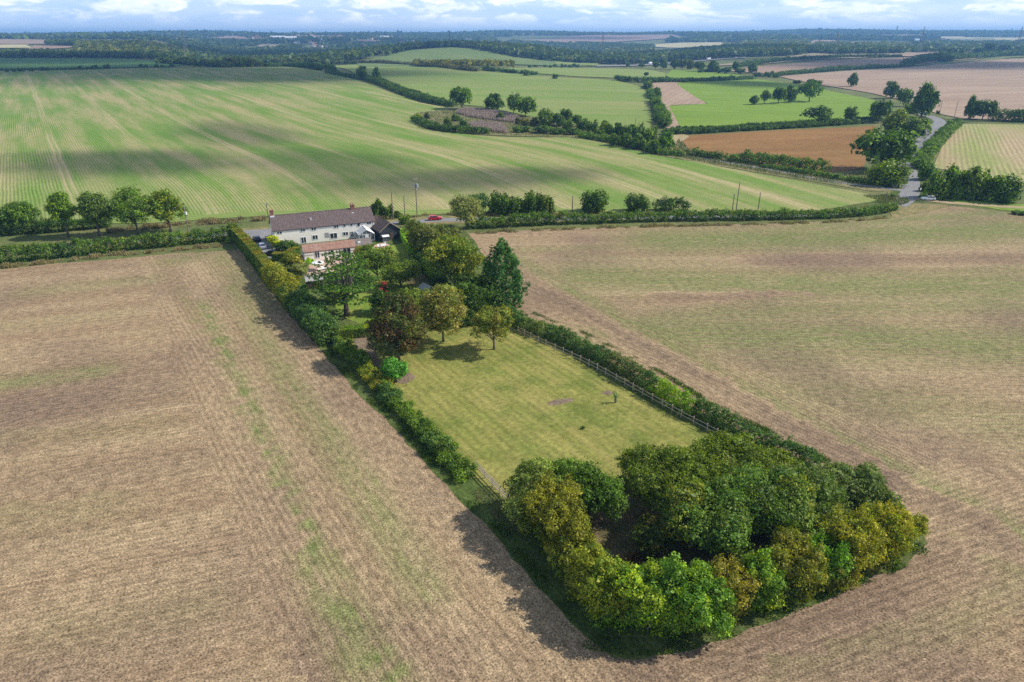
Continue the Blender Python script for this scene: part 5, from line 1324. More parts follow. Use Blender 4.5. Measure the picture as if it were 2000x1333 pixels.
gt_('climbing yellow brown shrub at the farmhouse wall behind the annexe roof', 666, 466, 2.4, 2.6, [((.22, .17, .05), .6), ((.14, .13, .04), .4)], 1200, .26, 'column', 'shrub', z0=0)
gt_('tan twiggy shrub at the right end of the annexe', 708, 508, 4.2, 4.0, [((.20, .17, .07), .6), ((.12, .12, .04), .4)], 3500, .28, 'dome', 'shrub', z0=0)
gt_('green bush under the cedar beside the boundary hedge', 655, 590, 4.6, 3.8, [((.12, .17, .03), .6), ((.08, .12, .03), .4)], 4000, .28, 'dome', 'bush', z0=0)
gt_('dark bluish bush outside the plot at the boundary hedge end', 612, 628, 5.4, 4.4, G_BLUE, 5500, .27, 'dome', 'bush', z0=0)
gt_('grey green bush on the field edge left of the panel fence', 632, 668, 3.6, 2.6, [((.09, .12, .04), 1)], 3000, .22, 'dome', 'bush', z0=0)
gt_('tiny thorny tuft growing on the open paddock', 1138, 838, .8, .45, G_DARK, 160, .14, 'dome', 'shrub', z0=0)
gt_('round green bush inside the boundary hedge below the cedar', 628, 640, 4.8, 4.0, G_MID, 4500, .27, 'dome', 'bush', z0=0)

# ---------------------------------------------------------------- hedges round the plot
box_hedge('tall clipped boundary hedge with a flat yellowish top along the drive', px((455, 462), (480, 487), (508, 520), (534, 552)), 2.3, 3.4, G_HEDGE, .2, seed=1, toppal=G_TRIM)
hedge('golden leaved looser hedge continuing below the clipped one', px((532, 551), (552, 572), (580, 604)), 3.4, 3.6, [((.16, .15, .025), .5), ((.11, .13, .03), .5)], .24, seed=2)
hedge('dark overgrown hedge on the left boundary beside the cedar', px((574, 600), (600, 625), (622, 655), (640, 670)), 3.6, 3.8, G_BLUE, .25, seed=3)
box_hedge('clipped hedge bending round the bottom of the drive', px((534, 509), (560, 508), (574, 499), (585, 497)), 1.8, 1.9, G_HEDGE, .2, seed=4, toppal=G_TRIM)
box_hedge('clipped hedge between cedar garden and paddock, yellow at its left end', px((648, 663), (672, 660), (700, 657), (722, 655)), 2.0, 1.9, G_HEDGE, .2, seed=5, toppal=[((.07, .13, .02), .6), ((.16, .19, .025), .4)])
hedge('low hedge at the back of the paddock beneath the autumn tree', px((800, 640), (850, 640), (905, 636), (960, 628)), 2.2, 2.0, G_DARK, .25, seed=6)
box_hedge('bright lime green hedge right of the black barn', px((787, 462), (795, 474), (808, 494), (815, 504)), 2.4, 2.2, G_LIME, .26, seed=7)
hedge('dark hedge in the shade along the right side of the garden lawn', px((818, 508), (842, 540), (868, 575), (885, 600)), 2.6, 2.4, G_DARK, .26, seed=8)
hedge('uneven hedge of mixed bushes down the left side of the paddock', px((664, 684), (698, 712), (740, 755), (812, 832), (868, 888), (912, 934)), 2.15, 2.35, [((.06, .105, .022), .5), ((.085, .13, .03), .3), ((.05, .09, .035), .2)], .19, 2.2, seed=9, jag=.42, hvar=.34, rowpal=[(.25, .42, [((.12, .15, .03), .6), ((.16, .15, .035), .4)]), (.42, .52, G_BLUE), (.75, .86, [((.055, .10, .04), .7), ((.09, .13, .05), .3)])], stems=True, gaps=((.44, .46), (.7, .715)))
hedge('long bluish green hedge outside the paddock fence on the right', px((985, 618), (1018, 640), (1080, 662), (1150, 694), (1240, 744), (1330, 797), (1420, 840), (1510, 882), (1588, 922)), 2.3, 2.35, G_HBLUE, .2, 2.2, seed=10, jag=.2, hvar=.16, rowpal=[(.12, .2, [((.09, .12, .06), .6), ((.06, .09, .04), .4)]), (.44, .56, [((.07, .09, .05), .6), ((.05, .075, .035), .4)]), (.60, .73, [((.09, .16, .022), .6), ((.14, .2, .025), .4)])], stems=True)
# roadside hedges
hedge('tall dark hedge between the left stubble field and the lane', px((-150, 528), (-40, 517), (60, 508), (160, 498), (260, 487), (350, 478), (440, 469)), 3.0, 2.7, G_HEDGE, .28, 2.0, seed=11, rowpal=[(.42, .47, G_BLUE)])
hedge('long dark hedge curving along the lane on the right', px((918, 446), (1000, 441), (1100, 437), (1300, 431), (1500, 428), (1620, 425), (1700, 418), (1744, 410)), 3.0, 2.5, G_HEDGE, .32, 2.0, seed=12, rowpal=[(.3, .45, [((.06, .1, .035), 1)])])
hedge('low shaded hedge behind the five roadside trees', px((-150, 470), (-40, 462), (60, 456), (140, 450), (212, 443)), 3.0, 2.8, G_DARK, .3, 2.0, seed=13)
hedge('hedge right of the winding road', px((1796, 331), (1803, 318), (1815, 300), (1830, 283), (1850, 262), (1866, 249)), 4.5, 3.4, G_MID, .5, 2.0, seed=14)
hedge('dark double hedge between the bright pasture and the rust field', px((1300, 263), (1360, 260), (1450, 255), (1560, 249), (1680, 241)), 5, 2.6, G_DARK, .55, 2.0, seed=15)
hedge('low hedge on the upper edge of the bright pasture hedge line', px((1312, 257), (1400, 253), (1500, 248), (1600, 244), (1720, 236)), 2.5, 2.2, G_DARK, .5, 2.0, seed=16)
hedge('ragged hedge between the scrub strip and the rust field, right part', px((1432, 314), (1470, 319), (1520, 326), (1570, 333), (1605, 338)), 5.5, 3.2, G_HEDGE, .45, 1.8, seed=17, jag=.4)
hedge('short hedge at the lower left of the rust field', px((1352, 303), (1375, 307), (1404, 311)), 4, 2.2, G_DARK, .45, 1.8, seed=18, jag=.4)
hedge('dark hedge running up between the two big green fields', px((640, 142), (668, 148), (700, 153), (735, 162), (770, 176), (810, 192), (850, 202), (885, 208)), 7, 3.2, G_DARK, .75, 1.8, seed=19)
hedge('second hedge line beside the track between the two big green fields', px((700, 147), (740, 158), (780, 174), (830, 192), (872, 204)), 3.5, 2.6, G_DARK, .75, 1.8, seed=20)
hedge('dark hedge on the crest at the top of the striped field', px((520, 131), (560, 130.5), (600, 133), (625, 137)), 8, 5, G_DARK, 1.0, 1.8, seed=21)
hedge('short dark hedge on the crest left of the green field corner', px((615, 130), (640, 133), (652, 137)), 6, 4, G_DARK, 1.0, 1.8, seed=22)
hedge('hedge along the far side of the green crop field, left part', px((640, 126), (700, 124), (760, 125), (820, 129), (880, 134), (932, 140)), 7, 4.5, [((.07, .075, .03), .6), ((.10, .09, .05), .4)], 1.2, 1.8, seed=23, jag=.45)
hedge('broken hedge below the yellow plantation', px((945, 138.5), (975, 141), (1010, 144), (1045, 146)), 5, 4, G_DARK, 1.2, 1.6, seed=24, jag=.5, gaps=((.25, .33), (.7, .76)))
hedge('dark hedge with a square end across the upper bright fields', px((1205, 157), (1240, 160), (1290, 160.5), (1340, 160), (1400, 158), (1470, 155)), 8, 3.5, G_DARK, 1.0, 1.8, seed=25)
hedge('hedge beyond the small bright field', px((1366, 142), (1390, 141), (1410, 140.5)), 7, 3.5, G_DARK, 1.0, 1.8, seed=26)
hedge('bushy hedge along the left side of the bare strip', px((1264, 168), (1272, 188), (1280, 205), (1290, 225), (1300, 248)), 5, 3.6, G_MID, .8, 1.6, seed=27, jag=.5, gaps=((.1, .25), (.42, .5)))
hedge('dark shrubby hedge right of the road bend, below the pink field', px((1940, 236), (1970, 237), (2060, 240)), 8, 6, G_DARK, .8, 1.8, seed=28, jag=.5)
hedge('long hedge between the two pink fields', px((1520, 149), (1560, 144), (1620, 139), (1680, 135), (1740, 131.5), (1780, 129)), 7, 4.2, G_DARK, 1.2, 1.7, seed=29, jag=.45)
hedge('hedge above the upper pink field', px((1440, 131), (1500, 123), (1560, 117.5), (1640, 113), (1700, 112), (1760, 111.5)), 8, 4.5, G_DARK, 1.5, 1.6, seed=30, jag=.5)
hedge('dark tree lined hedge climbing to the right edge of the fields', px((1772, 127), (1800, 122), (1840, 118), (1880, 115), (1920, 112), (1960, 109), (2060, 103)), 16, 9, G_DARK, 1.8, 1.6, seed=31, jag=.5)
hedge('hedge before the pale field on the right, under the skyline', px((1890, 98), (1950, 96), (2060, 94)), 14, 9, G_DARK, 2.4, 1.6, seed=32, jag=.5)
hedge('upper hedge between the grey field and the distant pale field', px((1820, 92), (1900, 87), (1990, 84), (2080, 82)), 14, 10, G_DARK, 2.6, 1.6, seed=33, jag=.5)
hedge('hedge along the farm track below the rust field', px((1492, 327), (1560, 338), (1640, 351), (1700, 361)), 2.2, 1.2, G_MID, .4, 1.6, seed=34, jag=.5)
hedge('low bramble hedge on the lane side of the striped field', px((1285, 413), (1310, 411), (1330, 413)), 5, 3.2, G_DARK, .4, 1.8, seed=35, jag=.3)
hedge('thin hedge on the far crest between the striped field and the dark green field', px((-120, 139), (0, 138), (100, 136.5), (200, 135)), 3, 1.6, G_DARK, .9, 1.4, seed=36, jag=.4)
hedge('rough hedge along the bottom of the reed bed thicket', px((1130, 268), (1180, 275), (1230, 285), (1290, 299), (1330, 305)), 5, 2.6, G_MID, .6, 1.5, seed=37, jag=.5)
hedge('bushy rim on the near edge of the reed bed', px((812, 236), (830, 246), (860, 255), (900, 259), (950, 262)), 5, 2.4, G_DARK, .6, 1.6, seed=38, jag=.45)

# ---------------------------------------------------------------- trees by the lane and in the middle distance
RT = 'trees along the left lane'
for a in [('round leafy tree farthest left beside the lane, lowest of its row', 42, 452, 74, 62, G_MID, .1, 'dome'), ('slim light green tree on a tall stem, second from the left by the lane', 134, 463, 56, 90, [((.075, .13, .02), .6), ((.11, .165, .03), .4)], .28, 'egg'),
          ('greyish green tree on a bare stem in the middle of the lane row', 195, 461, 66, 90, [((.055, .09, .035), .6), ((.08, .115, .045), .4)], .26, 'egg'), ('largest tree of the lane row, broad and dense', 270, 458, 86, 98, [((.06, .105, .025), .6), ((.085, .135, .03), .4)], .18, 'round'),
          ('yellowish edged tree at the right end of the lane row', 334, 453, 68, 84, [((.07, .115, .022), .5), ((.14, .16, .03), .3), ((.04, .07, .02), .2)], .2, 'egg')]:
    p = at(a[1], a[2]); m = mpp(p); W = a[3] * m; H = (a[4] * m - .25 * W * sind(p)) / .96
    tree(a[0], p, H, W, a[7], a[5], 9000, .42, 'tree', 'tree', RT, z0=a[6], lobes=24, trunk=.022)
LB = 'bushes along the curving lane'
for a in [('big grey green tree in the hedge above the yellowing garden tree', 915, 447, 66, 74, G_GREY, 'dome', 7000), ('dark blue green bush right behind the big grey green tree', 937, 417, 50, 42, G_BLUE, 'dome', 4500)]:
    p = at(a[1], a[2]); m = mpp(p); W = a[3] * m; H = (a[4] * m - .25 * W * sind(p)) / .96
    tree(a[0], p, H, W, a[6], a[5], a[7], .42, 'tree', 'tree', LB, z0=.03, lobes=20)
D1, D2, D3 = (.78, .80, .74), (.92, .92, .9), (1.1, 1.0, .75)
for l, u, v, w, h, k, c in [
    ('leftmost dark bush of the close group of four by the lane', 978, 418, 50, 42, 'cluster', D2), ('lower dark bush, second of the close group of four by the lane', 1010, 418, 44, 36, 'bush1', D2), ('rounded bush, third of the close group of four by the lane', 1040, 417, 46, 41, 'cluster', D2), ('brownish bush at the right end of the close group of four', 1068, 417, 42, 38, 'bush1', (.95, .8, .75)),
    ('two humped bush by itself beside the lane pole', 1158, 414, 54, 42, 'cluster', D1), ('square dark bush between the pole and the tall crossarm pole', 1246, 413, 50, 34, 'cluster', D1),
    ('dark conical bush at the back of the black barn', 738, 424, 28, 34, 'slim', D2), ('second dark bush behind the barn, right of the conical one', 757, 424, 26, 24, 'bush1', D2), ('bushy tuft on the bank by the transformer pole', 776, 425, 16, 14, 'bush2', (1, .8, .6)), ('olive bush on the lane verge beside the barn', 790, 438, 24, 20, 'bush1', (1.3, 1.2, .8)), ('dark shrub where the clipped hedge meets the lane', 460, 466, 26, 32, 'bush1', D2), ('lime green shrub in front of the hedge corner', 448, 474, 16, 12, 'bush2', (2.0, 1.7, .8)), ('low greyish shrub beside the lime hedge', 812, 448, 30, 20, 'bush2', (1.2, 1.0, 1.2))]:
    ptree(l, u, v, w, h, k, c, 'bush', 'bush', LB, True)
# round the junction and the winding road
JT = 'trees around the road junction'
for l, u, v, w, h, k, c in [
    ('huge dark oak on the left of the winding road', 1722, 333, 104, 78, 'round3', D2), ('dense dark oak standing right behind the huge one, nearer the road', 1757, 318, 40, 48, 'round2', D2), ('rounded bush turning yellow at the junction corner', 1730, 361, 78, 46, 'cluster', (1.5, 1.25, .8)),
    ('light green tree on the verge above the huge oak', 1782, 276, 50, 42, 'round1', (1.3, 1.15, .8)), ('yellow tinged tree above the huge oak, left of the light green one', 1747, 268, 54, 50, 'round2', (1.6, 1.25, .8)), ('bushy oak between the yellow tinged tree and the road', 1768, 258, 42, 30, 'round3', D3),
    ('dark tree at the top of the road bend, tallest of its clump', 1800, 228, 50, 60, 'round2', D1), ('dark round tree on the left of the road bend clump', 1738, 192, 30, 30, 'round1', D1), ('middle green tree in the road bend clump', 1764, 208, 32, 32, 'round3', D2), ('bush low at the foot of the road bend clump', 1782, 221, 30, 22, 'bush1', D2),
    ('slim dark tree right of the road bend beside the pole', 1891, 233, 22, 42, 'round2', D1), ('broad dark tree right of the road bend', 1918, 234, 42, 36, 'round3', D1), ('small shrub on the road bend verge', 1832, 223, 8, 7, 'bush1', D1)]:
    ptree(l, u, v, w, h, k, c, 'tree', 'tree', JT)
for l, u, v, w, h, k, c in [
    ('leftmost tree of the dense thicket right of the junction', 1827, 386, 50, 60, 'bush1', (1.15, 1.1, .8)), ('tree with pale bare twigs in the junction thicket', 1856, 386, 44, 58, 'bush2', (1.1, 1.1, .95)), ('olive tinged tree in the middle of the junction thicket', 1888, 388, 52, 60, 'round1', (1.3, 1.1, .75)), ('lighter green low bush at the front of the junction thicket', 1868, 389, 34, 34, 'bush1', (1.25, 1.2, 1.0)), ('dull tree right of the middle of the junction thicket', 1920, 390, 46, 54, 'bush1', (1.2, 1.1, .75)), ('roundest dark bush at the right end of the junction thicket', 1956, 394, 60, 50, 'cluster', (1.0, 1.0, .8)), ('small pale shrub low in the junction thicket', 1890, 391, 22, 20, 'bush2', (1.3, 1.2, 1.2)), ('bush where the junction thicket meets the road hedge', 1808, 352, 34, 36, 'bush1', (.95, 1.0, .8)), ('bush beside the road sign', 1806, 374, 22, 20, 'bush2', D3), ('dark low bush at the far right of the grass track', 1990, 419, 26, 8, 'bush1', D1), ('small round shrub on the junction verge', 1743, 387, 9, 9, 'bush1', D3)]:
    ptree(l, u, v, w, h, k, c, 'bush', 'bush', JT)
# pasture oaks
PT = 'oaks of the bright pasture'
for l, u, v, w, h, k, c in [
    ('smallest oak at the left of the pasture row', 1472, 205, 18, 17, 'round1', D1), ('upright oak second from the left in the pasture row', 1493, 204, 21, 26, 'open', D1), ('wide oak in the middle of the pasture row', 1520, 203, 26, 30, 'round3', D1), ('tall dense oak, fourth of the pasture row', 1540, 201, 25, 32, 'round2', D1), ('widest open crowned oak on a forked trunk at the right of the pasture row', 1580, 199, 50, 38, 'open', (.85, .95, .7)),
    ('wind leaning oak above the double hedge', 1599, 243, 56, 34, 'open', D1), ('small upright oak above the double hedge', 1657, 240, 30, 30, 'open', D1), ('rounded dark oak at the right end of the double hedge', 1715, 239, 42, 40, 'round3', D1),
    ('lone round tree before the pink field', 1664, 170, 21, 25, 'round2', D1), ('flat dark thorn on the pasture edge below the pink field', 1587, 166, 32, 7, 'bush1', D1)]:
    ptree(l, u, v, w, h, k, c, 'tree', 'oak', PT)
# reed bed island
IT = 'trees of the reed bed thicket'
for l, u, v, w, h, k, c in [
    ('bright rounded tree at the upper end of the reed bed', 902, 213, 46, 40, 'round3', (1.1, 1.1, .8)), ('grey green tree right of the bright rounded one', 965, 218, 42, 33, 'round1', (.85, .85, .85)), ('open topped tree in the pair behind the reeds', 1003, 224, 34, 38, 'open', D2), ('pale bushy tree in the pair behind the reeds', 1026, 228, 44, 36, 'round3', (1.0, 1.0, .85)),
    ('dark tree on the hedge between the big green fields, left of a pair', 708, 156, 23, 24, 'round1', D1), ('dark upright tree on the hedge between the big green fields, right of a pair', 736, 158, 18, 24, 'round2', D1)]:
    ptree(l, u, v, w, h, k, c, 'tree', 'tree', IT)
for l, u, v, w, h, k, c in [
    ('yellowish bush at the tip of the reed bed', 818, 233, 18, 11, 'bush1', (2.6, 1.9, .8)), ('dark bush just inside the reed bed tip', 834, 233, 13, 13, 'bush2', (.8, .6, .6)), ('olive bush by the pale patch in the reed bed', 873, 246, 18, 17, 'bush1', (1.2, .95, .7)), ('greenish bush in front of the left reeds', 890, 237, 20, 13, 'bush2', (1.1, 1.0, .7)), ('dark bush standing alone before the front reeds', 904, 252, 19, 19, 'bush1', D1), ('dark bush between the two patches of reeds', 978, 235, 19, 16, 'bush2', (.8, .75, .6)), ('brown bush among the reeds', 954, 243, 12, 8, 'bush1', (1.6, 1.0, 1.0)), ('low brown bush right of the reeds', 1012, 243, 14, 13, 'bush2', (1.3, .8, .9)), ('russet bush where the reeds end', 1026, 246, 18, 15, 'bush1', (1.5, .9, .8)), ('russet dark bush next to the big round thicket tree', 1044, 246, 20, 17, 'bush2', (1.2, .75, .65))]:
    ptree(l, u, v, w, h, k, c, 'bush', 'bush', IT, True)
tk = random.Random(9)
thick = [(1065, 247, 30, 32), (1082, 246, 26, 24), (1094, 248, 22, 22), (1104, 245, 26, 30), (1108, 254, 24, 18), (1127, 248, 20, 22), (1138, 256, 26, 26), (1156, 261, 26, 26), (1181, 264, 26, 28), (1190, 266, 20, 22), (1207, 268, 24, 26), (1222, 273, 24, 26), (1243, 278, 32, 34), (1172, 270, 20, 16), (1199, 284, 26, 22), (1222, 287, 26, 26), (1246, 291, 30, 28), (1264, 288, 30, 34), (1277, 300, 26, 26), (1299, 297, 34, 38), (1234, 264, 20, 20), (1272, 272, 24, 24), (1060, 260, 40, 15), (1020, 258, 40, 12), (1090, 262, 34, 12), (1120, 263, 30, 12)]
for i, (u, v, w, h) in enumerate(thick):
    c = tk.choice([D1, D2, (.95, .95, .8), (1.15, 1.05, .75)])
    if i == 8: c = (2.0, 1.6, .7)
    lab = {8: 'yellow green tree among the dark ones in the hedgerow thicket', 19: 'bright green tree at the lower end of the hedgerow thicket', 0: 'large round tree at the reed bed end of the hedgerow thicket', 17: 'tall tree near the lower end of the hedgerow thicket'}.get(i, 'dark green tree in the dense hedgerow thicket below the reed bed' if h > 15 else 'low bramble mound between reeds and hedgerow thicket')
    ptree(lab, u, v, w, h, tk.choice(['round1', 'round2', 'round3', 'bush1', 'cluster']), (1.3, 1.35, .75) if i == 19 else c, 'tree' if h > 15 else 'bramble', 'tree' if h > 15 else 'bramble', 'dark trees of the hedgerow thicket' if h > 15 else 'bramble mounds by the reeds', h <= 15)
for i, (u, v, w, h) in enumerate([(1263, 174, 16, 12), (1283, 186, 14, 14), (1284, 198, 22, 24), (1279, 202, 16, 16), (1281, 216, 18, 20), (1284, 238, 18, 18), (1296, 250, 22, 16), (1262, 150, 10, 8), (1268, 158, 10, 8)]):
    ptree('dark hedgerow tree along the left edge of the bare strip', u, v, w, h, ['round1', 'round3', 'bush1'][i % 3], D1, 'tree', 'tree', 'hedgerow trees by the bare strip')
for i, (u, v, w, h) in enumerate([(14, 141, 8, 6), (28, 140.5, 9, 6), (42, 140, 12, 7), (62, 139.5, 9, 6), (85, 138.5, 20, 7), (157, 136, 10, 7), (181, 134.5, 6, 6), (188, 134.5, 8, 7), (208, 134, 14, 8), (276, 132.5, 10, 7), (285, 132.5, 8, 6), (306, 132, 9, 6), (318, 132, 8, 5), (336, 131.5, 11, 7), (380, 131, 5, 4), (390, 131, 6, 5)]):
    ptree('small dark bush in the sparse row along the crest of the striped field', u, v, w, h, ['bush1', 'bush2'][i % 2], D1, 'bush', 'bush', 'crest bushes', True)
for i, (u, v, w, h, c) in enumerate([(450, 131, 30, 17, (.9, .6, .45)), (470, 131, 30, 19, D1), (490, 131, 22, 17, (.85, .7, .5)), (508, 131, 14, 10, (.9, .7, .5)), (548, 129, 34, 14, (1.0, .7, .6)), (578, 129, 30, 15, (1.0, .75, .6)), (616, 129, 24, 16, (1.0, .8, .6)), (635, 127, 12, 9, (1.0, .85, .7)), (650, 126.5, 14, 9, (1, .8, .7)), (664, 126, 10, 6, (.9, .7, .6)), (676, 125.5, 12, 7, (.9, .7, .6)), (692, 125.5, 14, 7, (.9, .7, .6))]):
    ptree('brownish tree in the line on the crest behind the striped field' if i != 1 else 'darkest tree on the crest behind the striped field', u, v, w, h, ['round3', 'cluster', 'bush1'][i % 3], c, 'tree', 'tree', 'crest tree line')
for i, (u, v, w, h) in enumerate([(1028, 148, 12, 9), (1040, 148.5, 9, 6), (1084, 154, 12, 9), (1065, 132.5, 8, 5), (1075, 132.5, 7, 5), (1084, 132.5, 9, 6), (1098, 132, 7, 7), (1104, 132, 7, 5), (1113, 132, 8, 5), (1121, 132, 8, 7), (1128, 132, 6, 6), (1046, 132.5, 10, 5), (1035, 132.5, 9, 5)]):
    ptree('small dark bush dotted along the upper green field', u, v, w, h, ['bush1', 'round3'][i % 2], D1, 'bush', 'bush', 'bushes of the upper green field', True)
for i, (u, v, w, h, l) in enumerate([(1342, 131, 20, 14, 'broad tree at the motorway end of the roadside row'), (1366, 140, 22, 18, 'low round tree in front of the motorway trees'), (1391, 141.5, 25, 21, 'largest round tree of the row above the small bright field'), (1419, 144, 18, 12, 'low tree between the largest and the tall one'), (1436, 142.5, 14, 20, 'tall narrow tree in the row above the small bright field'), (1470, 143.5, 18, 18, 'square topped tree at the right of the row above the small bright field'), (1446, 144, 20, 9, 'low bush at the foot of the tall narrow tree'), (1280, 135, 12, 13, 'tree just right of the white lorry'), (1296, 135, 16, 17, 'tree second right of the white lorry'), (1318, 135, 18, 17, 'tree third right of the white lorry'), (1332, 136, 20, 18, 'brown tinged tree left of the largest round one'), (1348, 137, 20, 18, 'russet tinged tree left of the largest round one'), (1405, 143.5, 14, 8, 'dark bush right at the foot of the largest round tree'), (1226, 131, 9, 7, 'bush on the near verge of the motorway, left'), (1252, 131.5, 12, 7, 'bush on the near verge of the motorway, right')]):
    ptree(l, u, v, w, h, ['round1', 'round3', 'round2'][i % 3], D1 if i not in (10, 11) else (1.1, .75, .55), 'tree', 'tree', 'motorway side trees')
for i, (u, v, w, h) in enumerate([(1500, 150, 22, 10), (1480, 150, 16, 8), (1515, 152, 14, 8), (1556, 163, 18, 5)]):
    ptree('dark bush at the corner of the pink field and the bright pasture', u, v, w, h, ['bush1', 'cluster'][i % 2], D1, 'bush', 'bush', 'bushes at the pink field corner', True)
for i, (u, v, w, h) in enumerate([(1777, 127, 8, 7), (1795, 124, 22, 8), (1842, 120, 40, 9), (1863, 118, 10, 6), (1838, 109, 16, 8), (1865, 108, 46, 12), (1910, 105, 22, 10), (1931, 103, 20, 16), (1958, 101, 22, 12), (1988, 100, 14, 8)]):
    ptree('dark tree on the hedges climbing to the right edge above the pink fields', u, v, w, h, ['cluster', 'round3'][i % 2], D1, 'tree', 'tree', 'hedge trees above the pink fields')

# ---------------------------------------------------------------- grass, reeds and undergrowth
DRY = [((.34, .27, .14), .5), ((.25, .22, .09), .3), ((.15, .17, .05), .2)]
GRS = [((.06, .12, .022), .5), ((.10, .16, .03), .4), ((.16, .17, .05), .1)]
blades('dry_grass', px((-120, 537), (60, 517), (220, 500), (330, 490), (440, 480)), 2.6, 9000, .95, DRY, seed=1, wid=.16, clump=.5)
blades('dry_grass', px((930, 456), (1100, 448), (1300, 442), (1500, 438), (1640, 433), (1735, 425)), 2.4, 9000, .8, DRY, seed=2, wid=.2, clump=.4)
blades('dry_grass', px((210, 452), (300, 444), (400, 436), (520, 428)), 5, 8000, 1.1, DRY, seed=3, wid=.2, clump=.4)
blades('dry_grass', px((740, 426), (850, 421), (960, 421), (1100, 419), (1300, 418), (1600, 416), (1700, 408)), 3.5, 9000, .9, DRY, seed=5, wid=.24, clump=.4)
blades('margin_grass', px((474, 490), (530, 555), (575, 605), (650, 697), (712, 768), (768, 815), (842, 897), (925, 985), (970, 1025), (1060, 1140), (1110, 1190), (1165, 1250)), 1.5, 12000, .5, GRS, seed=6, wid=.1, clump=.35)
blades('margin_grass', px((1140, 1250), (1240, 1266), (1350, 1252), (1480, 1208), (1600, 1160), (1740, 1104), (1800, 1068)), 2.0, 6000, .35, GRS, seed=7, wid=.1, clump=.3)
blades('margin_grass', px((1040, 612), (1150, 655), (1280, 722), (1400, 795), (1540, 862), (1620, 905)), 1.2, 5000, .45, GRS, seed=8, wid=.1, clump=.3)
blades('dead_bracken', px((940, 955), (985, 1005), (1010, 1045)), 3.0, 700, .3, [((.26, .19, .12), .6), ((.14, .14, .05), .4)], seed=9, wid=.1)
blades('reeds', None, 0, 9000, 2.3, G_PURPLE, seed=10, wid=.35, poly=px((890, 222), (905, 215), (950, 217), (990, 224), (1018, 236), (1005, 241), (960, 236), (920, 230)), zmin=.6)
blades('reeds', None, 0, 5000, 2.2, G_PURPLE, seed=11, wid=.35, poly=px((915, 244), (950, 240), (985, 247), (992, 262), (960, 258), (925, 254)), zmin=.6)
blades('island_grass', None, 0, 7000, .9, [((.20, .18, .07), .6), ((.11, .14, .035), .4)], seed=12, wid=.4, poly=px(*ISLE))
blades('scrub_grass', None, 0, 8000, .8, [((.09, .13, .03), .5), ((.22, .19, .08), .5)], seed=13, wid=.3, poly=px((1326, 272), (1345, 296), (1440, 313), (1590, 340), (1690, 340), (1760, 355), (1765, 370), (1600, 355), (1470, 334), (1300, 304)))
blades('verge_grass', px((1700, 388), (1740, 386), (1752, 392), (1730, 400)), 8, 1500, .7, [((.2, .18, .07), .5), ((.1, .15, .03), .5)], seed=14, wid=.25)

# ---------------------------------------------------------------- far woods, each a mass of crowns
FW = [((.030, .050, .016), .5), ((.045, .068, .02), .4), ((.06, .07, .025), .1)]
FWL = [((.07, .085, .03), .5), ((.05, .07, .025), .35), ((.10, .095, .04), .15)]
FWY = [((.13, .12, .035), .5), ((.09, .10, .03), .35), ((.06, .07, .025), .15)]
def wood(pts, step, hgt, pal=FW, k=22, seed=1, thin=1.0):
    P = jgrid([far(*p) for p in pts], step, seed)
    if thin < 1: P = P[np.random.RandomState(seed).rand(len(P)) < thin]
    canopy('woodland', None, P, step * .62, hgt, pal, k, seed)
wood([(-70, 1600), (150, 1580), (330, 1640), (330, 1850), (150, 1800), (100, 1900), (-70, 1860)], 11, 12, FW, 24, 1)
wood([(138, 1850), (365, 1780), (362, 2350), (250, 2480), (150, 2460)], 12, 14, FWL, 24, 2)
wood([(85, 2380), (148, 2300), (150, 2900), (95, 2700)], 13, 14, FW, 20, 3)
wood([(300, 1250), (360, 1240), (420, 1180), (445, 1180), (440, 1320), (360, 1400), (300, 1380)], 11, 9, FW, 24, 4)
wood([(330, 1650), (640, 1560), (700, 1640), (750, 1800), (790, 2200), (800, 3000), (560, 3300), (330, 3300)], 15, 14, FW, 18, 5, .92)
wood([(330, 3300), (560, 3300), (800, 3000), (980, 3600), (960, 5400), (330, 5400)], 26, 11, FW, 16, 6, .5)
wood([(-80, 3300), (330, 3250), (330, 5600), (-80, 5600)], 27, 14, FW, 16, 7, .42)
wood([(-80, 5600), (1000, 5400), (1000, 7600), (-80, 7600)], 34, 17, FW, 14, 8, .55)
wood([(-80, 6500), (1000, 6600), (1000, 7400), (-80, 7400)], 22, 17, FW, 12, 9, .8)
wood([(755, 1720), (800, 1860), (850, 1920), (900, 1900), (985, 1730), (1086, 1620), (1090, 1900), (1010, 2200), (850, 2250), (780, 2100)], 12, 14, FW, 24, 10)
wood([(1086, 1640), (1130, 1620), (1180, 1640), (1300, 1620), (1310, 2200), (1200, 2600), (1090, 2300)], 13, 13, FW, 22, 11, .9)
wood([(1300, 1650), (1400, 1700), (1500, 1800), (1575, 1960), (1590, 2350), (1500, 2600), (1350, 2500), (1270, 2300)], 12, 15, FW, 24, 12)
wood([(1578, 2080), (1640, 1950), (1770, 1980), (1768, 2400), (1600, 2500)], 13, 12, FW, 22, 13)
wood([(1770, 2100), (1860, 2200), (1980, 2300), (2080, 2300), (2080, 2600), (1770, 2500)], 16, 10, FW, 20, 14, .7)
wood([(1000, 5500), (1340, 5900), (1340, 7300), (1000, 7000)], 26, 16, FW, 14, 15, .8)
wood([(1300, 4100), (1420, 4000), (1600, 4200), (1800, 4300), (1850, 5300), (2080, 5300), (2080, 7600), (1300, 7600)], 30, 16, FW, 14, 16, .7)
wood([(1590, 2700), (1760, 2600), (1780, 3300), (1600, 3400)], 16, 13, FWL, 20, 17)
wood([(1420, 2750), (1580, 2700), (1580, 4000), (1440, 3700)], 20, 13, FWL, 18, 18)
wood([(1780, 2700), (2080, 2800), (2080, 3900), (1850, 4000), (1780, 3500)], 22, 13, FW, 16, 19, .7)
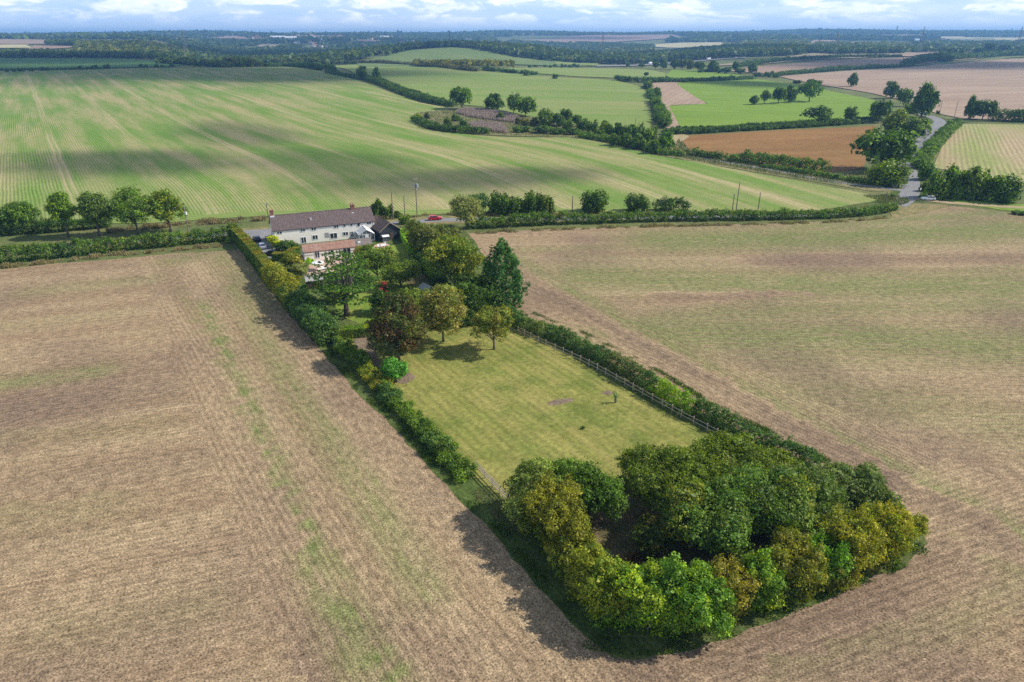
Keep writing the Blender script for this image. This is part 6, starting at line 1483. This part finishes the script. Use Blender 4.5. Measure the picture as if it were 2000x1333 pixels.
wood([(1085, 2500), (1260, 2700), (1280, 3500), (1130, 4000), (1000, 4300), (960, 3300)], 18, 13, FW, 18, 20, .8)
wood([(1180, 2700), (1270, 2500), (1275, 3000), (1190, 3200)], 16, 13, FWL, 18, 21)
wood([(1300, 6900), (2080, 6700), (2080, 7500), (1300, 7500)], 20, 17, FW, 12, 22, .85)
p0 = [at(*q) for q in ((808, 130.5), (870, 132.5), (940, 133.5), (1000, 133.5))]
P = jgrid(p0 + [far(1000, p0[3].y + 80), far(940, p0[2].y + 130), (far(860, p0[1].y + 150)), far(808, p0[0].y + 120)], 7, 30)
canopy('plantation', None, P, 3.6, 11, FWY, 26, 30, .3)
# ---------------------------------------------------------------- sky, sun, clouds, haze, camera
def make_world():
    w = bpy.data.worlds.new('World'); bpy.context.scene.world = w; w.use_nodes = True
    nt = w.node_tree; N, L = nt.nodes, nt.links; N.clear()
    out = N.new('ShaderNodeOutputWorld'); bg = N.new('ShaderNodeBackground'); bg.inputs['Strength'].default_value = SKY_STRENGTH
    sky = N.new('ShaderNodeTexSky'); sky.sky_type = 'NISHITA'; sky.sun_disc = False
    sky.sun_elevation = SUN_EL; sky.sun_rotation = SUN_AZ; sky.altitude = 100; sky.air_density = 1.0; sky.dust_density = .6; sky.ozone_density = 1.5
    tc = N.new('ShaderNodeTexCoord')
    def noise(sc, loc, detail, dist=0.0):
        mp = N.new('ShaderNodeMapping'); mp.inputs['Scale'].default_value = sc; mp.inputs['Location'].default_value = loc
        L.new(tc.outputs['Generated'], mp.inputs[0])
        n = N.new('ShaderNodeTexNoise'); n.inputs['Scale'].default_value = 1; n.inputs['Detail'].default_value = detail; n.inputs['Roughness'].default_value = .58
        n.inputs['Distortion'].default_value = dist
        L.new(mp.outputs[0], n.inputs['Vector']); return n.outputs['Fac']
    def rng(f, a, b, lo=0, hi=1):
        r = N.new('ShaderNodeMapRange'); r.interpolation_type = 'SMOOTHSTEP'
        for k, q in ((1, a), (2, b), (3, lo), (4, hi)): r.inputs[k].default_value = q
        L.new(f, r.inputs[0]); return r.outputs[0]
    def mth(op, a, b):
        n = N.new('ShaderNodeMath'); n.operation = op
        for k, q in ((0, a), (1, b)):
            if isinstance(q, (int, float)): n.inputs[k].default_value = q
            else: L.new(q, n.inputs[k])
        return n.outputs[0]
    def mix(f, a, b):
        n = N.new('ShaderNodeMix'); n.data_type = 'RGBA'
        for k, q in ((0, f), (6, a), (7, b)):
            if isinstance(q, tuple): n.inputs[k].default_value = (*q, 1)
            elif isinstance(q, (int, float)): n.inputs[k].default_value = q
            else: L.new(q, n.inputs[k])
        return n.outputs[2]
    k = 1 / SKY_STRENGTH
    sep = N.new('ShaderNodeSeparateXYZ'); L.new(tc.outputs['Generated'], sep.inputs[0])
    big = noise((5, 5, 46), (1.3, .2, 0), 3, .4); puff = noise((17, 17, 66), (4.1, 2.2, .6), 6, .4); top = noise((38, 38, 105), (7.7, 1.0, 3), 6, .3)
    horiz = rng(sep.outputs[2], .10, .45, .85, .0)
    c0 = mix(horiz, sky.outputs[0], tuple(q * k for q in (.55, .78, 1.15)))
    veil = rng(big, .36, .66, .25, .95)
    # the veil of grey-white cloud, more of it towards the right, over the clear sky
    right = rng(sep.outputs[0], -.55, .25, .55, 1.0)
    c = mix(mth('MULTIPLY', veil, right), c0, tuple(q * k for q in (.80, .93, 1.15)))
    low = rng(sep.outputs[2], .0, .022, .8, .0)
    c = mix(low, c, tuple(q * k for q in (.80, .98, 1.22)))
    ovh = rng(sep.outputs[2], .12, .4, 1.0, .18)
    c = mix(mth('SUBTRACT', 1.0, ovh), c, sky.outputs[0])
    pf = mth('MULTIPLY', rng(puff, .46, .60), mth('MULTIPLY', ovh, rng(sep.outputs[2], .006, .03)))
    c = mix(mth('MULTIPLY', pf, .85), c, tuple(q * k for q in (1.05, 1.12, 1.2)))
    tf = mth('MULTIPLY', rng(top, .47, .62), rng(puff, .44, .58))
    c = mix(mth('MULTIPLY', tf, mth('MULTIPLY', ovh, rng(sep.outputs[2], .012, .04, 0, .85))), c, tuple(q * k for q in (1.28, 1.3, 1.34)))
    L.new(c, bg.inputs['Color']); L.new(bg.outputs[0], out.inputs['Surface'])
SKY_STRENGTH = .10; HAZE_D = 1.3e-4; EXPO = .28
make_world()
sd = bpy.data.lights.new('sun', 'SUN'); sd.energy = 4.8; sd.angle = R(.55); sd.color = (1, .945, .86)
so = bpy.data.objects.new('sun', sd); C.objects.link(so); so.rotation_euler = (-SUND).to_track_quat('-Z', 'Y').to_euler(); so.location = (0, 0, 400)

def cloud_mat(amax):
    m, nt, N, L, b = mat_new('cloud_vapour')
    b.inputs['Base Color'].default_value = (.9, .9, .9, 1); b.inputs['Roughness'].default_value = 1
    tr = N.new('ShaderNodeBsdfTransparent'); ms = N.new('ShaderNodeMixShader')
    tc = N.new('ShaderNodeTexCoord'); nz = N.new('ShaderNodeTexNoise'); nz.inputs['Scale'].default_value = 2.6; nz.inputs['Detail'].default_value = 4
    L.new(tc.outputs['Object'], nz.inputs['Vector'])
    ln = N.new('ShaderNodeVectorMath'); ln.operation = 'LENGTH'
    mp = N.new('ShaderNodeMapping'); mp.inputs['Scale'].default_value = (1, 1, 0); L.new(tc.outputs['Object'], mp.inputs[0]); L.new(mp.outputs[0], ln.inputs[0])
    r = N.new('ShaderNodeMapRange'); r.interpolation_type = 'SMOOTHSTEP'
    ad = N.new('ShaderNodeMath'); ad.operation = 'MULTIPLY_ADD'; ad.inputs[1].default_value = -.9; L.new(nz.outputs['Fac'], ad.inputs[0]); 
    ad2 = N.new('ShaderNodeMath'); ad2.operation = 'ADD'; ad2.inputs[1].default_value = .45
    L.new(ln.outputs['Value'], ad.inputs[2]); L.new(ad.outputs[0], ad2.inputs[0])
    for k, q in ((1, .2), (2, 1.0), (3, amax), (4, 0)): r.inputs[k].default_value = q
    L.new(ad2.outputs[0], r.inputs[0])
    L.new(r.outputs[0], ms.inputs[0]); L.new(tr.outputs[0], ms.inputs[1]); L.new(b.outputs[0], ms.inputs[2])
    L.new(ms.outputs[0], N['Material Output'].inputs['Surface'])
    return m
CLOUD = [cloud_mat(.6), cloud_mat(.88), cloud_mat(.42)]
def cloud(P, rx, ry, rot=0, alt=900, seed=1, thick=0):
    """a cumulus high above and out of the frame, whose shadow falls round ground point P"""
    mb = MB(); nu, nv = 40, 14
    for j in range(nv + 1):
        th = math.pi * j / nv
        for i in range(nu):
            ph = 2 * math.pi * i / nu
            d = Vector((math.sin(th) * math.cos(ph), math.sin(th) * math.sin(ph), math.cos(th)))
            s = 1 + .22 * mnoise.noise(d * 2.2 + Vector((seed * 3.1, 0, 0))) + .1 * mnoise.noise(d * 5 + Vector((0, seed * 1.7, 0)))
            z = d.z * (.16 if d.z > 0 else .05)
            mb.v.append((d.x * s, d.y * s, z * s))
    for j in range(nv):
        for i in range(nu):
            mb.f.append((j * nu + i, j * nu + (i + 1) % nu, (j + 1) * nu + (i + 1) % nu, (j + 1) * nu + i))
    o = mb.build('cloud', CLOUD[thick], None, P + SUND * (alt / SUND.z), smooth=True)
    o.scale = (rx, ry, min(rx, ry)); o.rotation_euler.z = R(rot)
    tag(o, kind='stuff')
    return o
for i, (p, rx, ry, rot, th) in enumerate([
    (far(300, 1020), 560, 330, -8, 1), (far(60, 1450), 480, 330, 0, 1), (at(240, 316), 84, 56, -10, 0), (at(930, 350), 80, 36, 20, 0), (at(660, 322), 48, 90, 34, 2), (at(560, 150), 160, 130, -10, 1), (at(470, 262), 45, 110, 34, 2),
    (far(560, 2500), 700, 620, 0, 1), (far(820, 2150), 360, 360, 0, 1), (far(1350, 2300), 460, 360, 0, 1), (at(1450, 163), 130, 80, -30, 1), (at(1820, 128), 380, 240, 10, 1), (at(1640, 118), 260, 240, 10, 1), (at(1980, 104), 260, 240, 0, 0),
    (far(700, 4200), 800, 500, 0, 0), (far(1750, 4600), 800, 500, 0, 0), (far(1150, 5000), 500, 500, 0, 0)]):
    cloud(p, rx, ry, rot, 900, i + 1, th)

hz, nt, N, L, b = mat_new('haze')
N.remove(b)
pv = N.new('ShaderNodeVolumePrincipled'); pv.inputs['Color'].default_value = (.26, .55, 1, 1); pv.inputs['Density'].default_value = HAZE_D; pv.inputs['Anisotropy'].default_value = .1
L.new(pv.outputs[0], N['Material Output'].inputs['Volume'])
tag(MB().box(-20500, -900, -34, 20500, 13900, 158).build('haze', hz), kind='stuff')

cd = bpy.data.cameras.new('camera'); cd.sensor_width = 36; cd.lens = 36 * FPX / 2000; cd.clip_end = 60000; cd.clip_start = .5
co = bpy.data.objects.new('camera', cd); C.objects.link(co); co.location = (0, 0, CAMH); co.rotation_euler = (math.pi / 2 - PITCH, 0, 0)
sc = bpy.context.scene; sc.camera = co
sc.view_settings.view_transform = 'Standard'; sc.view_settings.look = 'None'; sc.view_settings.exposure = EXPO; sc.view_settings.gamma = 1
sc.render.film_transparent = False
cy = sc.cycles
cy.max_bounces = 6; cy.diffuse_bounces = 2; cy.glossy_bounces = 2; cy.transmission_bounces = 4; cy.transparent_max_bounces = 10; cy.volume_bounces = 0
cy.use_denoising = False
